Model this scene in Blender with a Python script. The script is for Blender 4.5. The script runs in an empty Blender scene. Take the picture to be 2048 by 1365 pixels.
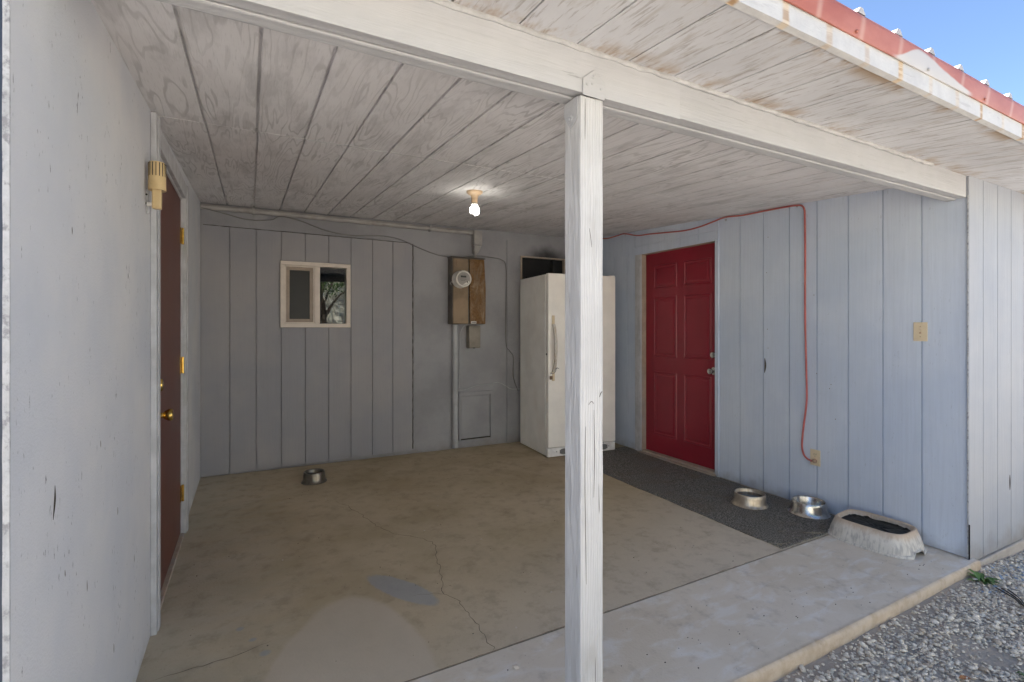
import bpy, bmesh, math, random
from math import sin, cos, pi, radians
from mathutils import Vector, Matrix, noise as mnoise
random.seed(7)
scene = bpy.context.scene
# ------------------------------------------------------------------ camera
EYE = 1.265
cam_d = bpy.data.cameras.new("camera"); cam = bpy.data.objects.new("camera", cam_d)
scene.collection.objects.link(cam); scene.camera = cam
cam.location = (0, 0, EYE)
cam.rotation_euler = (radians(90), 0, radians(-28))
cam_d.sensor_width = 36.0; cam_d.lens = 986 / 2048 * 36; cam_d.shift_y = -0.0134
cam_d.clip_start = 0.05; cam_d.clip_end = 500
# ------------------------------------------------------------------ sky, sun, exposure
SUN_EL, SUN_AZ = radians(55), radians(-48)
world = bpy.data.worlds.new("World"); scene.world = world; world.use_nodes = True
wt = world.node_tree; wt.nodes.clear()
sky = wt.nodes.new("ShaderNodeTexSky"); sky.sky_type = 'NISHITA'; sky.sun_disc = False
sky.sun_elevation = SUN_EL; sky.sun_rotation = SUN_AZ; sky.air_density = 1.0; sky.dust_density = 0.0; sky.ozone_density = 2.0; sky.altitude = 2500
bg = wt.nodes.new("ShaderNodeBackground"); bg.inputs[1].default_value = 0.065
wo = wt.nodes.new("ShaderNodeOutputWorld")
wt.links.new(sky.outputs[0], bg.inputs[0]); wt.links.new(bg.outputs[0], wo.inputs[0])
sun_d = bpy.data.lights.new("sun", 'SUN'); sun_d.energy = 5.0; sun_d.angle = radians(0.5); sun_d.color = (1.0, 0.965, 0.92)
sun = bpy.data.objects.new("sun", sun_d); scene.collection.objects.link(sun)
sun.rotation_euler = (-(pi / 2 - SUN_EL), 0, -SUN_AZ); sun.location = (0, 20, 20)
scene.view_settings.view_transform = 'Standard'; scene.view_settings.look = 'None'
scene.view_settings.exposure = 2.40; scene.view_settings.gamma = 1.0
try:
    scene.cycles.max_bounces = 10; scene.cycles.diffuse_bounces = 6; scene.cycles.use_denoising = True
except Exception: pass

# ------------------------------------------------------------------ node helper
class N:
    def __init__(s, name):
        s.m = bpy.data.materials.new(name); s.m.use_nodes = True; s.t = s.m.node_tree; s.t.nodes.clear()
    def n(s, typ, **kw):
        x = s.t.nodes.new(typ)
        for k, v in kw.items(): setattr(x, k, v)
        return x
    def put(s, sock, v):
        if hasattr(v, 'is_linked') or hasattr(v, 'links'): s.t.links.new(v, sock)
        elif isinstance(v, (tuple, list)) and len(v) == 3 and sock.type == 'RGBA': sock.default_value = (*v, 1)
        else: sock.default_value = v
    def pos(s, obj=False):
        return s.n("ShaderNodeTexCoord").outputs['Object'] if obj else s.n("ShaderNodeNewGeometry").outputs['Position']
    def map(s, v, sc=(1, 1, 1), lo=(0, 0, 0), ro=(0, 0, 0)):
        x = s.n("ShaderNodeMapping"); s.put(x.inputs[0], v)
        x.inputs['Scale'].default_value = sc; x.inputs['Location'].default_value = lo; x.inputs['Rotation'].default_value = ro
        return x.outputs[0]
    def noise(s, v, scale=5, detail=3, rough=.55, dist=0):
        x = s.n("ShaderNodeTexNoise"); s.put(x.inputs['Vector'], v)
        x.inputs['Scale'].default_value = scale; x.inputs['Detail'].default_value = detail
        x.inputs['Roughness'].default_value = rough; x.inputs['Distortion'].default_value = dist
        return x.outputs[0]
    def vor(s, v, scale=5, feature='F1', out=0):
        x = s.n("ShaderNodeTexVoronoi"); x.feature = feature; s.put(x.inputs['Vector'], v); x.inputs['Scale'].default_value = scale
        return x.outputs[out]
    def math(s, op, a, b=0.0, c=0.0):
        x = s.n("ShaderNodeMath", operation=op); s.put(x.inputs[0], a); s.put(x.inputs[1], b); s.put(x.inputs[2], c)
        return x.outputs[0]
    def st(s, v, a, b):      # smooth step a..b -> 0..1
        x = s.n("ShaderNodeMapRange", interpolation_type='SMOOTHSTEP'); s.put(x.inputs[0], v)
        if a < b: x.inputs[1].default_value = a; x.inputs[2].default_value = b
        else: x.inputs[1].default_value = b; x.inputs[2].default_value = a; x.inputs[3].default_value = 1; x.inputs[4].default_value = 0
        return x.outputs[0]
    def mix(s, f, a, b, mode='MIX'):
        x = s.n("ShaderNodeMix", data_type='RGBA', blend_type=mode); s.put(x.inputs[0], f); s.put(x.inputs[6], a); s.put(x.inputs[7], b)
        return x.outputs[2]
    def sep(s, v):
        x = s.n("ShaderNodeSeparateXYZ"); s.put(x.inputs[0], v); return x.outputs
    def bump(s, h, strength=.3, dist=.01, nrm=None):
        x = s.n("ShaderNodeBump"); s.put(x.inputs['Height'], h); x.inputs['Strength'].default_value = strength; x.inputs['Distance'].default_value = dist
        if nrm is not None: s.put(x.inputs['Normal'], nrm)
        return x.outputs[0]
    def out(s, col=(.5, .5, .5), rough=.6, metal=0.0, nrm=None, spec=.35, emis=None, estr=0.0, coat=0.0):
        p = s.n("ShaderNodeBsdfPrincipled"); s.put(p.inputs['Base Color'], col); s.put(p.inputs['Roughness'], rough); s.put(p.inputs['Metallic'], metal)
        p.inputs['Specular IOR Level'].default_value = spec; p.inputs['Coat Weight'].default_value = coat
        if nrm is not None: s.put(p.inputs['Normal'], nrm)
        if emis is not None: s.put(p.inputs['Emission Color'], emis); p.inputs['Emission Strength'].default_value = estr
        o = s.n("ShaderNodeOutputMaterial"); s.t.links.new(p.outputs[0], o.inputs[0]); return s.m

def k(c, f): return tuple(min(1, x * f) for x in c)

def mat_siding(name, base, axis='x', wear=.4, speck=.5, grain=1.0, iso=False):
    """painted plywood siding, grain running up the wall; axis = horizontal axis of the wall"""
    m = N(name); p = m.pos()
    g = m.noise(m.map(p, (70, 70, 2.2)), 1.0, 4, .6, .4)
    g2 = m.noise(m.map(p, (240, 240, 9)), 1.0, 2, .6)
    w = m.noise(p, 1.6, 4, .6)
    w2 = m.noise(m.map(p, (3.2, 3.2, 2.4) if iso else (7, 7, 1.3), (3, 1, 0)), 1.0, 5, .65)
    c = m.mix(m.st(w, .3, .72), (base[0] * .90, base[1] * .92, base[2] * .95), (base[0] * 1.07, base[1] * 1.05, base[2] * 1.02))
    c = m.mix(m.math('MULTIPLY', m.st(w2, .45, .80), .35 * wear), c, k((base[0] * .96, base[1] * .97, base[2] * 1.0), .72))
    sp = m.math('ADD', m.noise(m.map(p, (110, 110, 30), (0, 5, 2)), 1.0, 4, .65), m.math('MULTIPLY', m.noise(m.map(p, (9, 9, 3)), 1.0, 3, .7), .34))
    c = m.mix(m.math('MULTIPLY', m.st(sp, .835, .90), speck), c, (.13, .14, .155))
    c = m.mix(m.math('MULTIPLY', m.st(g, .35, .7), .10 * grain), c, k(base, .6))
    z = m.sep(p)[2]
    dirt = m.math('MULTIPLY', m.st(m.math('ADD', z, m.math('MULTIPLY', m.noise(p, 9, 4), .22)), .16, .0), .55)
    c = m.mix(dirt, c, (.20, .175, .14))
    h = m.math('ADD', m.math('MULTIPLY', g, .7), m.math('MULTIPLY', m.noise(p, 160, 3, .7) if iso else g2, 1.2 if iso else .3))
    return m.out(c, m.math('ADD', .52, m.math('MULTIPLY', w2, .3)), 0, m.bump(h, .28 * (1 if iso else grain), .006), spec=.25)

def mat_ceiling():
    m = N("ceiling_plywood"); p = m.pos()
    s = m.sep(p)
    # each plank between the grooves and each sheet has its own figure
    cell = m.math('FLOOR', m.math('DIVIDE', m.math('ADD', s[0], .176), .2045))
    sheet = m.math('GREATER_THAN', s[1], 2.59)
    off = m.math('ADD', m.math('MULTIPLY', m.math('FLOOR', m.math('DIVIDE', cell, 2.0)), 3.7), m.math('MULTIPLY', sheet, 11.3))
    cv = m.n("ShaderNodeCombineXYZ"); m.put(cv.inputs[0], s[0]); m.put(cv.inputs[1], m.math('MULTIPLY', s[1], .13)); m.put(cv.inputs[2], off)
    v = m.noise(cv.outputs[0], 5.4, 3.4, .52, .3)
    bands = m.math('SINE', m.math('MULTIPLY', v, 112.0))
    line = m.st(bands, .35, 1.0)
    patch = m.noise(p, 2.4, 4, .6); patch2 = m.noise(m.map(p, (9, 2.2, 1)), 1.0, 5, .65)
    base = m.mix(m.st(patch, .25, .75), (.68, .665, .675), (.76, .75, .765))
    base = m.mix(m.math('MULTIPLY', m.st(patch2, .47, .68), .42), base, (.38, .375, .38))
    amt = m.math('MULTIPLY', line, m.math('ADD', .10, m.math('MULTIPLY', m.st(m.noise(p, 2.6, 3), .38, .66), .34)))
    base = m.mix(amt, base, (.30, .29, .29))
    fine = m.noise(m.map(p, (220, 14, 1)), 1.0, 3, .6)
    base = m.mix(m.math('MULTIPLY', m.st(fine, .52, .75), .22), base, (.27, .26, .26))
    crk = m.noise(m.map(p, (55, 5, 1), (9, 0, 0)), 1.0, 3, .55)
    base = m.mix(m.math('MULTIPLY', m.st(crk, .73, .77), .6), base, (.13, .12, .115))
    h = m.math('ADD', m.math('MULTIPLY', line, -.5), m.math('MULTIPLY', fine, .5))
    return m.out(base, .75, 0, m.bump(h, .3, .004), spec=.2)

def mat_soffit():
    m = N("soffit_weathered_paint"); p = m.pos(); s = m.sep(p)
    a = m.noise(m.map(p, (60, 7, 1)), 1.0, 5, .65, .5)
    b = m.noise(m.map(p, (16, 3.0, 1), (4, 2, 0)), 1.0, 5, .7, .3)
    base = m.mix(m.st(m.noise(p, 3, 4), .3, .7), (.56, .565, .59), (.64, .645, .67))
    base = m.mix(m.math('MULTIPLY', m.st(b, .52, .68), .60), base, (.40, .365, .335))
    base = m.mix(m.math('MULTIPLY', m.st(a, .53, .63), .62), base, (.33, .31, .30))
    base = m.mix(m.math('MULTIPLY', m.st(a, .665, .70), .9), base, (.10, .09, .085))
    # brown stains where rafters end, near the fascia and the beam
    st = m.noise(m.map(p, (5.2, 3, 1), (1.3, 0, 0)), 1.0, 5, .7)
    edge = m.math('ADD', m.st(s[1], .945, .875), m.math('MULTIPLY', m.st(s[1], 1.15, 1.25), .8))
    base = m.mix(m.math('MULTIPLY', m.math('MULTIPLY', m.st(st, .46, .60), edge), .85), base, (.36, .25, .15))
    h = m.math('ADD', a, m.math('MULTIPLY', b, .5))
    return m.out(base, .8, 0, m.bump(h, .55, .005), spec=.15)

def mat_beam(name="beam_paint", base=(.45, .455, .475), rough=1.0, ax='x', crack=.5):
    m = N(name); p = m.pos()
    sc = {'x': (3, 70, 70), 'z': (60, 60, 2.4)}[ax]; sc2 = {'x': (5, 90, 60), 'z': (55, 55, 4)}[ax]
    g = m.noise(m.map(p, sc), 1.0, 4, .6, .8)
    c2 = m.noise(m.map(p, sc2, (3, 3, 3)), 1.0, 4, .6, .3)
    w = m.noise(p, 3.5, 4, .6)
    c = m.mix(m.st(w, .3, .7), k(base, .94), k(base, 1.04))
    c = m.mix(m.math('MULTIPLY', m.st(g, .5, .75), .16 * rough), c, k(base, .62))
    c = m.mix(m.math('MULTIPLY', m.st(c2, .70, .74), crack), c, k(base, .35))
    h = m.math('ADD', g, m.math('MULTIPLY', m.st(c2, .68, .74), -.6))
    return m.out(c, .6, 0, m.bump(h, .35 * rough, .006), spec=.3)

def mat_post():
    m = N("post_weathered_paint"); p = m.pos()
    # growth rings that bend round knots: distorted stripes along the post
    w = m.n("ShaderNodeTexWave", wave_type='BANDS', bands_direction='X', wave_profile='SIN')
    m.put(w.inputs['Vector'], m.map(p, (1, 1, .11))); w.inputs['Scale'].default_value = 34; w.inputs['Distortion'].default_value = 6.5
    w.inputs['Detail'].default_value = 2.5; w.inputs['Detail Scale'].default_value = 1.1; w.inputs['Detail Roughness'].default_value = .5
    fine = m.noise(m.map(p, (190, 190, 3.5)), 1.0, 3, .55, .3)
    wear = m.noise(m.map(p, (14, 14, 3.2), (2, 2, 6)), 1.0, 4, .65)
    c = m.mix(m.st(m.noise(p, 5, 3), .3, .7), (.54, .54, .55), (.61, .61, .62))
    ring = m.st(w.outputs[1], .62, .98)
    c = m.mix(m.math('MULTIPLY', ring, .26), c, (.36, .35, .35))
    c = m.mix(m.math('MULTIPLY', m.st(fine, .52, .72), .30), c, (.38, .37, .37))
    c = m.mix(m.math('MULTIPLY', m.st(wear, .55, .72), .45), c, (.40, .385, .37))
    crk = m.noise(m.map(p, (75, 75, 3.0), (5, 0, 1)), 1.0, 2, .5)
    c = m.mix(m.st(crk, .735, .755), c, (.12, .11, .10))
    h = m.math('ADD', m.math('MULTIPLY', ring, -.55), m.math('MULTIPLY', fine, .45))
    return m.out(c, .65, 0, m.bump(h, .55, .005), spec=.25)

def mat_stucco():
    m = N("painted_stucco"); p = m.pos()
    a = m.noise(p, 130, 4, .65); b = m.noise(p, 24, 4, .6); w = m.noise(p, 2.2, 4, .6)
    base = (.33, .33, .35)
    c = m.mix(m.st(w, .3, .7), k(base, .86), k(base, 1.08))
    c = m.mix(m.math('MULTIPLY', m.st(a, .52, .75), .25), c, k(base, .6))
    s = m.sep(p)
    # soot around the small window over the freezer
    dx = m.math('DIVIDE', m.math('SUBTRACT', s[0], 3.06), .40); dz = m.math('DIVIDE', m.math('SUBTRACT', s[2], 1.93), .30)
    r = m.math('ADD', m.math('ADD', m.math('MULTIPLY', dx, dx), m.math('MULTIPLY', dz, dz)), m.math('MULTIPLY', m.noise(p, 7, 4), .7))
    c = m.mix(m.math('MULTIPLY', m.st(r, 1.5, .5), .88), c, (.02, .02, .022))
    dirt = m.math('MULTIPLY', m.st(m.math('ADD', s[2], m.math('MULTIPLY', m.noise(p, 6, 4), .25)), .22, .05), .5)
    c = m.mix(dirt, c, (.20, .175, .14))
    return m.out(c, .85, 0, m.bump(m.math('ADD', a, b), .5, .006), spec=.15)

def mat_concrete(name, kind):
    m = N(name); p = m.pos(); s = m.sep(p)
    n1 = m.noise(p, 1.5, 6, .62); n2 = m.noise(p, 11, 5, .65); n3 = m.noise(p, 90, 3, .7); n4 = m.noise(m.map(p, (3, 6, 1), (2, 1, 0)), 1.3, 5, .6)
    if kind == 'floor':
        c = m.mix(m.st(n1, .28, .72), (.43, .345, .222), (.56, .462, .325))
        c = m.mix(m.math('MULTIPLY', m.st(m.math('ADD', s[0], m.math('MULTIPLY', n4, .9)), .9, -.05), .55), c, (.46, .44, .38))
        # front of the floor is greyer and paler
        fr = m.st(m.math('ADD', m.math('SUBTRACT', s[1], m.math('MULTIPLY', s[0], .42)), m.math('MULTIPLY', n1, .8)), 2.5, 1.2)
        c = m.mix(m.math('MULTIPLY', fr, .8), c, (.62, .55, .455))
        # smooth pale oval patch, slightly sheared
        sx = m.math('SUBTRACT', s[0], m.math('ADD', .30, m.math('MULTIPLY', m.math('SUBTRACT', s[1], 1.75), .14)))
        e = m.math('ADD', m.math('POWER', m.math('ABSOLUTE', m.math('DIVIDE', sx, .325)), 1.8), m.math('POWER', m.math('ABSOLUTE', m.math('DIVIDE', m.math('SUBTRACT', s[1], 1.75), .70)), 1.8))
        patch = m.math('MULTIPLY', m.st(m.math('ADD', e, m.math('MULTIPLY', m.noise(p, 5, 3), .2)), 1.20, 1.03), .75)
        # blue-grey ellipse and three small dots with ragged rims
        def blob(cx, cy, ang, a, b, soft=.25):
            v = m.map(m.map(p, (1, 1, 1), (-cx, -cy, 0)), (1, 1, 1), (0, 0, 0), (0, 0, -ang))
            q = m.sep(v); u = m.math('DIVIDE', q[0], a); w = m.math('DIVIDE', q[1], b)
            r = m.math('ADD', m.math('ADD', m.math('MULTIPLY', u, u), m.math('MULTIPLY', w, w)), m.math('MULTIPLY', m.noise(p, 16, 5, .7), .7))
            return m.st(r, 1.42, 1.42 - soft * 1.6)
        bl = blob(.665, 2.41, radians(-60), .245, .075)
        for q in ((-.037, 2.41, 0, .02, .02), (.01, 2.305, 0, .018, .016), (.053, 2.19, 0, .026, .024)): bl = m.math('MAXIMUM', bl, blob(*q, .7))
        fine = m.mix(m.math('MULTIPLY', m.st(n2, .46, .74), .38), c, (.24, .185, .125))
        fine = m.mix(m.math('MULTIPLY', m.st(m.noise(m.map(p, (1, 1, 1), (7, 3, 0)), 4.2, 5, .7), .48, .78), .26), fine, (.26, .215, .15))
        fine = m.mix(m.math('MULTIPLY', m.st(n3, .58, .78), .30), fine, (.15, .12, .09))
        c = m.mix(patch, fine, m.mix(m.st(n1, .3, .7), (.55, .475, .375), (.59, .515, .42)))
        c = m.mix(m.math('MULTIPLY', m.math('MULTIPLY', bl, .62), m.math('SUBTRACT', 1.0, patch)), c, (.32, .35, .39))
    else:
        c = m.mix(m.st(n1, .28, .72), (.62, .54, .435), (.70, .63, .54))
        sm = m.noise(m.map(p, (5, 12, 1), (0, 0, 0), (0, 0, .5)), 1.0, 4, .6, .6)
        c = m.mix(m.math('MULTIPLY', m.st(sm, .47, .70), .6), c, (.76, .745, .73))
        c = m.mix(m.math('MULTIPLY', m.st(n2, .50, .78), .4), c, (.27, .22, .17))
        c = m.mix(m.math('MULTIPLY', m.st(n3, .58, .78), .25), c, (.22, .18, .14))
        ed = m.st(m.math('ADD', s[1], m.math('MULTIPLY', n2, .03)), 1.262, 1.238)
        c = m.mix(m.math('MULTIPLY', ed, .85), c, m.mix(m.st(n2, .35, .65), (.42, .32, .22), (.56, .46, .35)))
    spk = m.st(m.noise(p, 60, 2, .5, .0), .77, .80)
    c = m.mix(m.math('MULTIPLY', spk, .7), c, (.07, .055, .04))
    return m.out(c, .82, 0, m.bump(m.math('ADD', n3, m.math('MULTIPLY', n2, .8)), .35, .004), spec=.2)

def simple(name, col, rough=.5, metal=0.0, nscale=12, var=.12, bump=.1, obj=False, spec=.4, coat=0.0, stain=None, stain_amt=.5, st_scale=(1, 1, 1), bscale=60):
    m = N(name); p = m.pos(obj)
    n = m.noise(p, nscale, 4, .6)
    c = m.mix(m.st(n, .3, .7), k(col, 1 - var), k(col, 1 + var))
    if stain: 
        q = m.noise(m.map(p, st_scale, (3, 1, 2)), 1.0, 5, .65)
        c = m.mix(m.math('MULTIPLY', m.st(q, .48, .66), stain_amt), c, stain)
    r = m.math('ADD', rough - .06, m.math('MULTIPLY', n, .12))
    return m.out(c, r, metal, m.bump(m.noise(p, bscale, 3), bump, .003) if bump else None, spec=spec, coat=coat)

BLUE = (.40, .425, .465)
M = {}
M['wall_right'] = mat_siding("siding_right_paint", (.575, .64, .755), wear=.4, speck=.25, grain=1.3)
M['wall_front'] = mat_siding("siding_front_paint", (.36, .38, .425), wear=.3, speck=.25, grain=1.2)
M['wall_left'] = mat_siding("plywood_left_paint", (.62, .63, .665), wear=.5, speck=.9, grain=.12, iso=True)
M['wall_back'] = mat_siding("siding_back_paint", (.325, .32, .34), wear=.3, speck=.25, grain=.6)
M['stucco'] = mat_stucco(); M['ceiling'] = mat_ceiling(); M['soffit'] = mat_soffit()
M['beam'] = mat_beam(); M['beam_rough'] = mat_beam("beam_bare_paint", (.44, .445, .465), 1.8, 'x', .8); M['post'] = mat_post()
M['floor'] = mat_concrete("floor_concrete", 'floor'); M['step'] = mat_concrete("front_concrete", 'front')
M['trim'] = simple("trim_paint", (.50, .505, .53), .6, bump=.15, stain=(.27, .27, .27), stain_amt=.3, st_scale=(20, 20, 3))
M['edge'] = simple("peeling_edge_paint", (.44, .45, .475), .7, bump=.6, nscale=30, stain=(.20, .20, .22), stain_amt=.8, st_scale=(60, 60, 50), bscale=120)
M['navy'] = simple("dark_blue_paint", (.035, .05, .085), .5, bump=.1)
M['caulk'] = simple("caulk", (.43, .43, .435), .7, bump=.8, bscale=40, nscale=20)
M['jamb'] = simple("bare_jamb_wood", (.42, .34, .27), .7, bump=.2, stain=(.36, .38, .42), stain_amt=.6, st_scale=(8, 8, 1.5))
M['crack'] = simple("crack_dirt", (.055, .045, .035), .95, bump=0)
M['jointdirt'] = simple('joint_dirt', (.26, .20, .14), .95, bump=0)
M['footing'] = simple('footing_concrete', (.42, .38, .34), .9, bump=.5, nscale=6, stain=(.30, .25, .20), stain_amt=.5, st_scale=(9, 9, 9))
M['door_red'] = simple("red_door_paint", (.25, .013, .028), .36, bump=.12, nscale=3, var=.08, spec=.5, bscale=160, stain=(.19, .011, .024), stain_amt=.5, st_scale=(3, 3, 1.5))
M['door_brown'] = simple("brown_red_door_paint", (.125, .044, .034), .45, bump=.08, nscale=3, var=.08)
M['brass'] = simple("brass", (.62, .42, .12), .25, 1.0, bump=.05, nscale=40, var=.2)
M['chrome'] = simple("satin_nickel", (.62, .60, .57), .25, 1.0, bump=.03)
M['vinyl'] = simple("window_vinyl", (.66, .585, .52), .4, bump=.03, var=.05)
M['sash'] = simple("screen_frame", (.33, .265, .215), .5, bump=.05)
M['dark'] = simple("dark_room", (.012, .012, .012), .9, bump=0)
M['freezer'] = simple("freezer_enamel", (.90, .87, .825), .34, bump=.05, nscale=4, var=.05, spec=.5, bscale=300, obj=True, stain=(.80, .74, .67), stain_amt=.2, st_scale=(6, 6, 2))
M['freezer_side'] = simple("freezer_side_enamel", (.88, .87, .84), .42, bump=.08, nscale=4, var=.06, bscale=300, obj=True, stain=(.76, .71, .65), stain_amt=.3, st_scale=(5, 5, 2))
M['gasket'] = simple("gasket_grey", (.16, .145, .13), .7, bump=0)
M['grille'] = simple("grille_plastic", (.82, .81, .80), .45, bump=.03, obj=True)
M['black'] = simple("black_plastic", (.02, .02, .02), .5, bump=.02)
M['handle'] = simple("handle_plastic", (.62, .58, .53), .4, bump=.05, nscale=20, obj=True, stain=(.36, .22, .10), stain_amt=.7, st_scale=(30, 30, 9))
M['yellowed'] = simple("yellowed_plastic", (.66, .50, .27), .45, bump=.05, nscale=8, var=.1, stain=(.50, .33, .14), stain_amt=.35, st_scale=(14, 14, 9))
M['ivory'] = simple("ivory_plate", (.68, .57, .40), .35, bump=.02, var=.04)
M['white_plastic'] = simple("white_plastic", (.68, .66, .62), .4, bump=.02)
M['lampbase'] = simple("lamp_porcelain", (.68, .50, .33), .4, bump=.03)
M['pipe'] = simple("painted_pipe", (.40, .41, .43), .55, bump=.15, nscale=8)
M['conduit'] = simple("dusty_conduit", (.37, .355, .345), .6, bump=.15, nscale=8, stain=(.25, .22, .19), stain_amt=.4, st_scale=(8, 8, 8))
M['wire'] = simple("grey_wire", (.19, .185, .18), .6, bump=0)
M['cord'] = simple("red_cord", (.44, .115, .105), .45, bump=.05, nscale=9, stain=(.52, .20, .12), stain_amt=.7, st_scale=(2, 2, 3))
M['plug'] = simple("plug_rubber", (.42, .28, .19), .5, bump=.03)
M['steel'] = simple("bowl_steel", (.56, .54, .51), .24, .95, bump=.25, nscale=20, obj=True, stain=(.34, .27, .19), stain_amt=.45, st_scale=(22, 22, 9), bscale=30)
M['steel_dirty'] = simple("bowl_steel_dirty", (.54, .47, .38), .36, .75, bump=.3, nscale=16, obj=True, stain=(.36, .28, .18), stain_amt=.7, st_scale=(26, 26, 7), bscale=30)
M['steel_dark'] = simple('bowl_steel_dull', (.22, .20, .165), .33, .8, bump=.3, nscale=16, obj=True, stain=(.12, .09, .06), stain_amt=.6, st_scale=(26, 26, 7), bscale=30)
M['water'] = simple("bowl_water", (.03, .035, .04), .04, 0, bump=.05, bscale=8, spec=.8)
M['kibble'] = simple("kibble", (.09, .06, .04), .9, bump=1, bscale=70)
M['sludge'] = simple("dark_wet_soil", (.009, .008, .007), .45, bump=1.0, bscale=45, nscale=30, var=.5, spec=.3, obj=True)
M['foliage'] = simple("leaf_green", (.10, .185, .05), .6, bump=.1, nscale=9, var=.35)
M['bark'] = simple("bark", (.13, .10, .075), .9, bump=.8, bscale=25)
M['dryleaf'] = simple("dry_leaf", (.28, .13, .055), .8, bump=.2)
M['stick'] = simple("dark_stick", (.055, .048, .042), .9, bump=.4)
M['straw'] = simple("straw", (.52, .44, .30), .8, bump=0)
M['fence'] = simple("cream_fence_boards", (.74, .71, .60), .75, bump=.3, nscale=2, var=.1, stain=(.40, .38, .28), stain_amt=.4, st_scale=(9, 9, 1))
M['roofin'] = simple("roof_metal_white", (.42, .40, .39), .45, bump=.1)
M['pebble'] = simple("pale_pebble", (.62, .55, .47), .85, bump=.4)

def mat_red():
    m = N("red_eave_metal"); p = m.pos(); s = m.sep(p)
    n = m.noise(m.map(p, (4, 8, 8)), 1.0, 5, .65)
    c = m.mix(m.st(n, .3, .7), (.34, .10, .068), (.41, .15, .108))
    # pale scuffs at every rib and one white stretch
    fr = m.math('FRACT', m.math('DIVIDE', m.math('SUBTRACT', s[0], 1.666 - .1125), .225))
    ribm = m.st(m.math('ABSOLUTE', m.math('SUBTRACT', fr, .5)), .09, .0)
    c = m.mix(m.math('MULTIPLY', ribm, .30), c, (.62, .50, .42))
    top = m.st(m.math('ADD', s[2], m.math('MULTIPLY', n, .02)), 2.236, 2.252)
    c = m.mix(m.math('MULTIPLY', top, .7), c, (.66, .60, .55))
    lim = m.math('ADD', 2.158, m.math('MULTIPLY', m.math('MULTIPLY', m.st(s[0], 1.86, 2.02), m.st(s[0], 2.42, 2.0)), .052))
    w = m.st(m.math('ADD', m.math('SUBTRACT', s[2], lim), m.math('MULTIPLY', m.math('SUBTRACT', n, .5), .015)), .004, -.004)
    c = m.mix(m.math('MULTIPLY', w, m.math('MULTIPLY', m.st(s[0], 1.84, 1.9), m.st(s[0], 2.45, 2.38))), c, (.46, .44, .43))
    return m.out(c, .45, 0, m.bump(n, .1, .004), spec=.4)
M['red'] = mat_red()

def mat_fascia():
    m = N("fascia_peeling_white"); p = m.pos(); s = m.sep(p)
    a = m.noise(m.map(p, (8, 60, 60)), 1.0, 4, .6, .4); n = m.noise(p, 9, 5, .7)
    c = m.mix(m.st(n, .3, .7), (.48, .48, .49), (.56, .56, .56))
    c = m.mix(m.math('MULTIPLY', m.st(a, .6, .68), .6), c, (.42, .41, .42))
    fr = m.math('FRACT', m.math('DIVIDE', m.math('SUBTRACT', s[0], 1.304 - .1), .206))
    mk = m.st(m.math('ADD', m.math('ABSOLUTE', m.math('SUBTRACT', fr, .485)), m.math('MULTIPLY', n, .12)), .16, .09)
    big = m.st(m.noise(m.map(p, (2.4, 0, 0), (1.1, 0, 0)), 1.0, 2), .42, .58)
    c = m.mix(m.math('MULTIPLY', m.math('MULTIPLY', mk, m.math('ADD', .35, m.math('MULTIPLY', big, .65))), .95), c, m.mix(m.st(a, .4, .6), (.36, .22, .11), (.60, .48, .34)))
    return m.out(c, .7, 0, m.bump(m.math('ADD', a, n), .4, .005), spec=.2)
M['fascia'] = mat_fascia()

def mat_rust(name, amt, base=(.25, .185, .125)):
    m = N(name); p = m.pos()
    a = m.noise(m.map(p, (9, 9, 3.2)), 1.0, 6, .7, .8); b = m.noise(p, 45, 4, .7)
    c = m.mix(m.st(m.noise(p, 6, 4), .3, .7), k(base, .8), k(base, 1.25))
    c = m.mix(m.math('MULTIPLY', m.st(a, .62 - .25 * amt, .72 - .2 * amt), .5 + .5 * amt), c, m.mix(m.st(b, .35, .65), (.12, .058, .02), (.21, .115, .042)))
    c = m.mix(m.math('MULTIPLY', m.st(b, .66, .74), .35), c, (.42, .36, .28))
    return m.out(c, .62, .25, m.bump(m.math('ADD', a, b), .2, .003), spec=.3)
M['rust'] = mat_rust("rusty_panel", .95); M['rust_part'] = mat_rust("stained_panel", .12); M['box_side'] = mat_rust("panel_side", .0, (.15, .135, .12)); M['box_small'] = mat_rust("small_box_metal", .02, (.26, .235, .20))

def mat_trough():
    m = N("trough_plastic"); p = m.pos(True); s = m.sep(p)
    run = m.noise(m.map(p, (75, 75, 5)), 1.0, 3, .55); n = m.noise(p, 10, 4, .6)
    c = m.mix(m.st(n, .3, .7), (.56, .535, .49), (.66, .63, .58))
    c = m.mix(m.math('MULTIPLY', m.math('MULTIPLY', m.st(run, .44, .66), .55), m.st(s[2], .135, .05)), c, (.27, .265, .265))
    c = m.mix(m.math('MULTIPLY', m.st(m.math('ADD', s[2], m.math('MULTIPLY', run, .05)), .10, .145), .62), c, (.46, .31, .19))
    c = m.mix(m.math('MULTIPLY', m.st(m.noise(p, 30, 3), .6, .7), .3), c, (.62, .58, .5))
    return m.out(c, .6, 0, m.bump(m.math('ADD', run, n), .3, .004), spec=.3)
M['trough'] = mat_trough()

def mat_mat():
    m = N("rubber_backed_carpet"); p = m.pos()
    a = m.noise(p, 120, 3, .9); b = m.noise(p, 5, 5, .65); v = m.vor(p, 260)
    c = m.mix(m.st(a, .40, .60), (.10, .095, .085), (.46, .43, .39))
    c = m.mix(m.math('MULTIPLY', m.st(b, .45, .7), .40), c, (.27, .21, .155))
    c = m.mix(m.st(m.noise(p, 75, 2), .72, .76), c, (.26, .22, .16))
    return m.out(c, .95, 0, m.bump(m.math('ADD', a, v), 1.0, .01), spec=.1)
M['mat'] = mat_mat()

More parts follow.
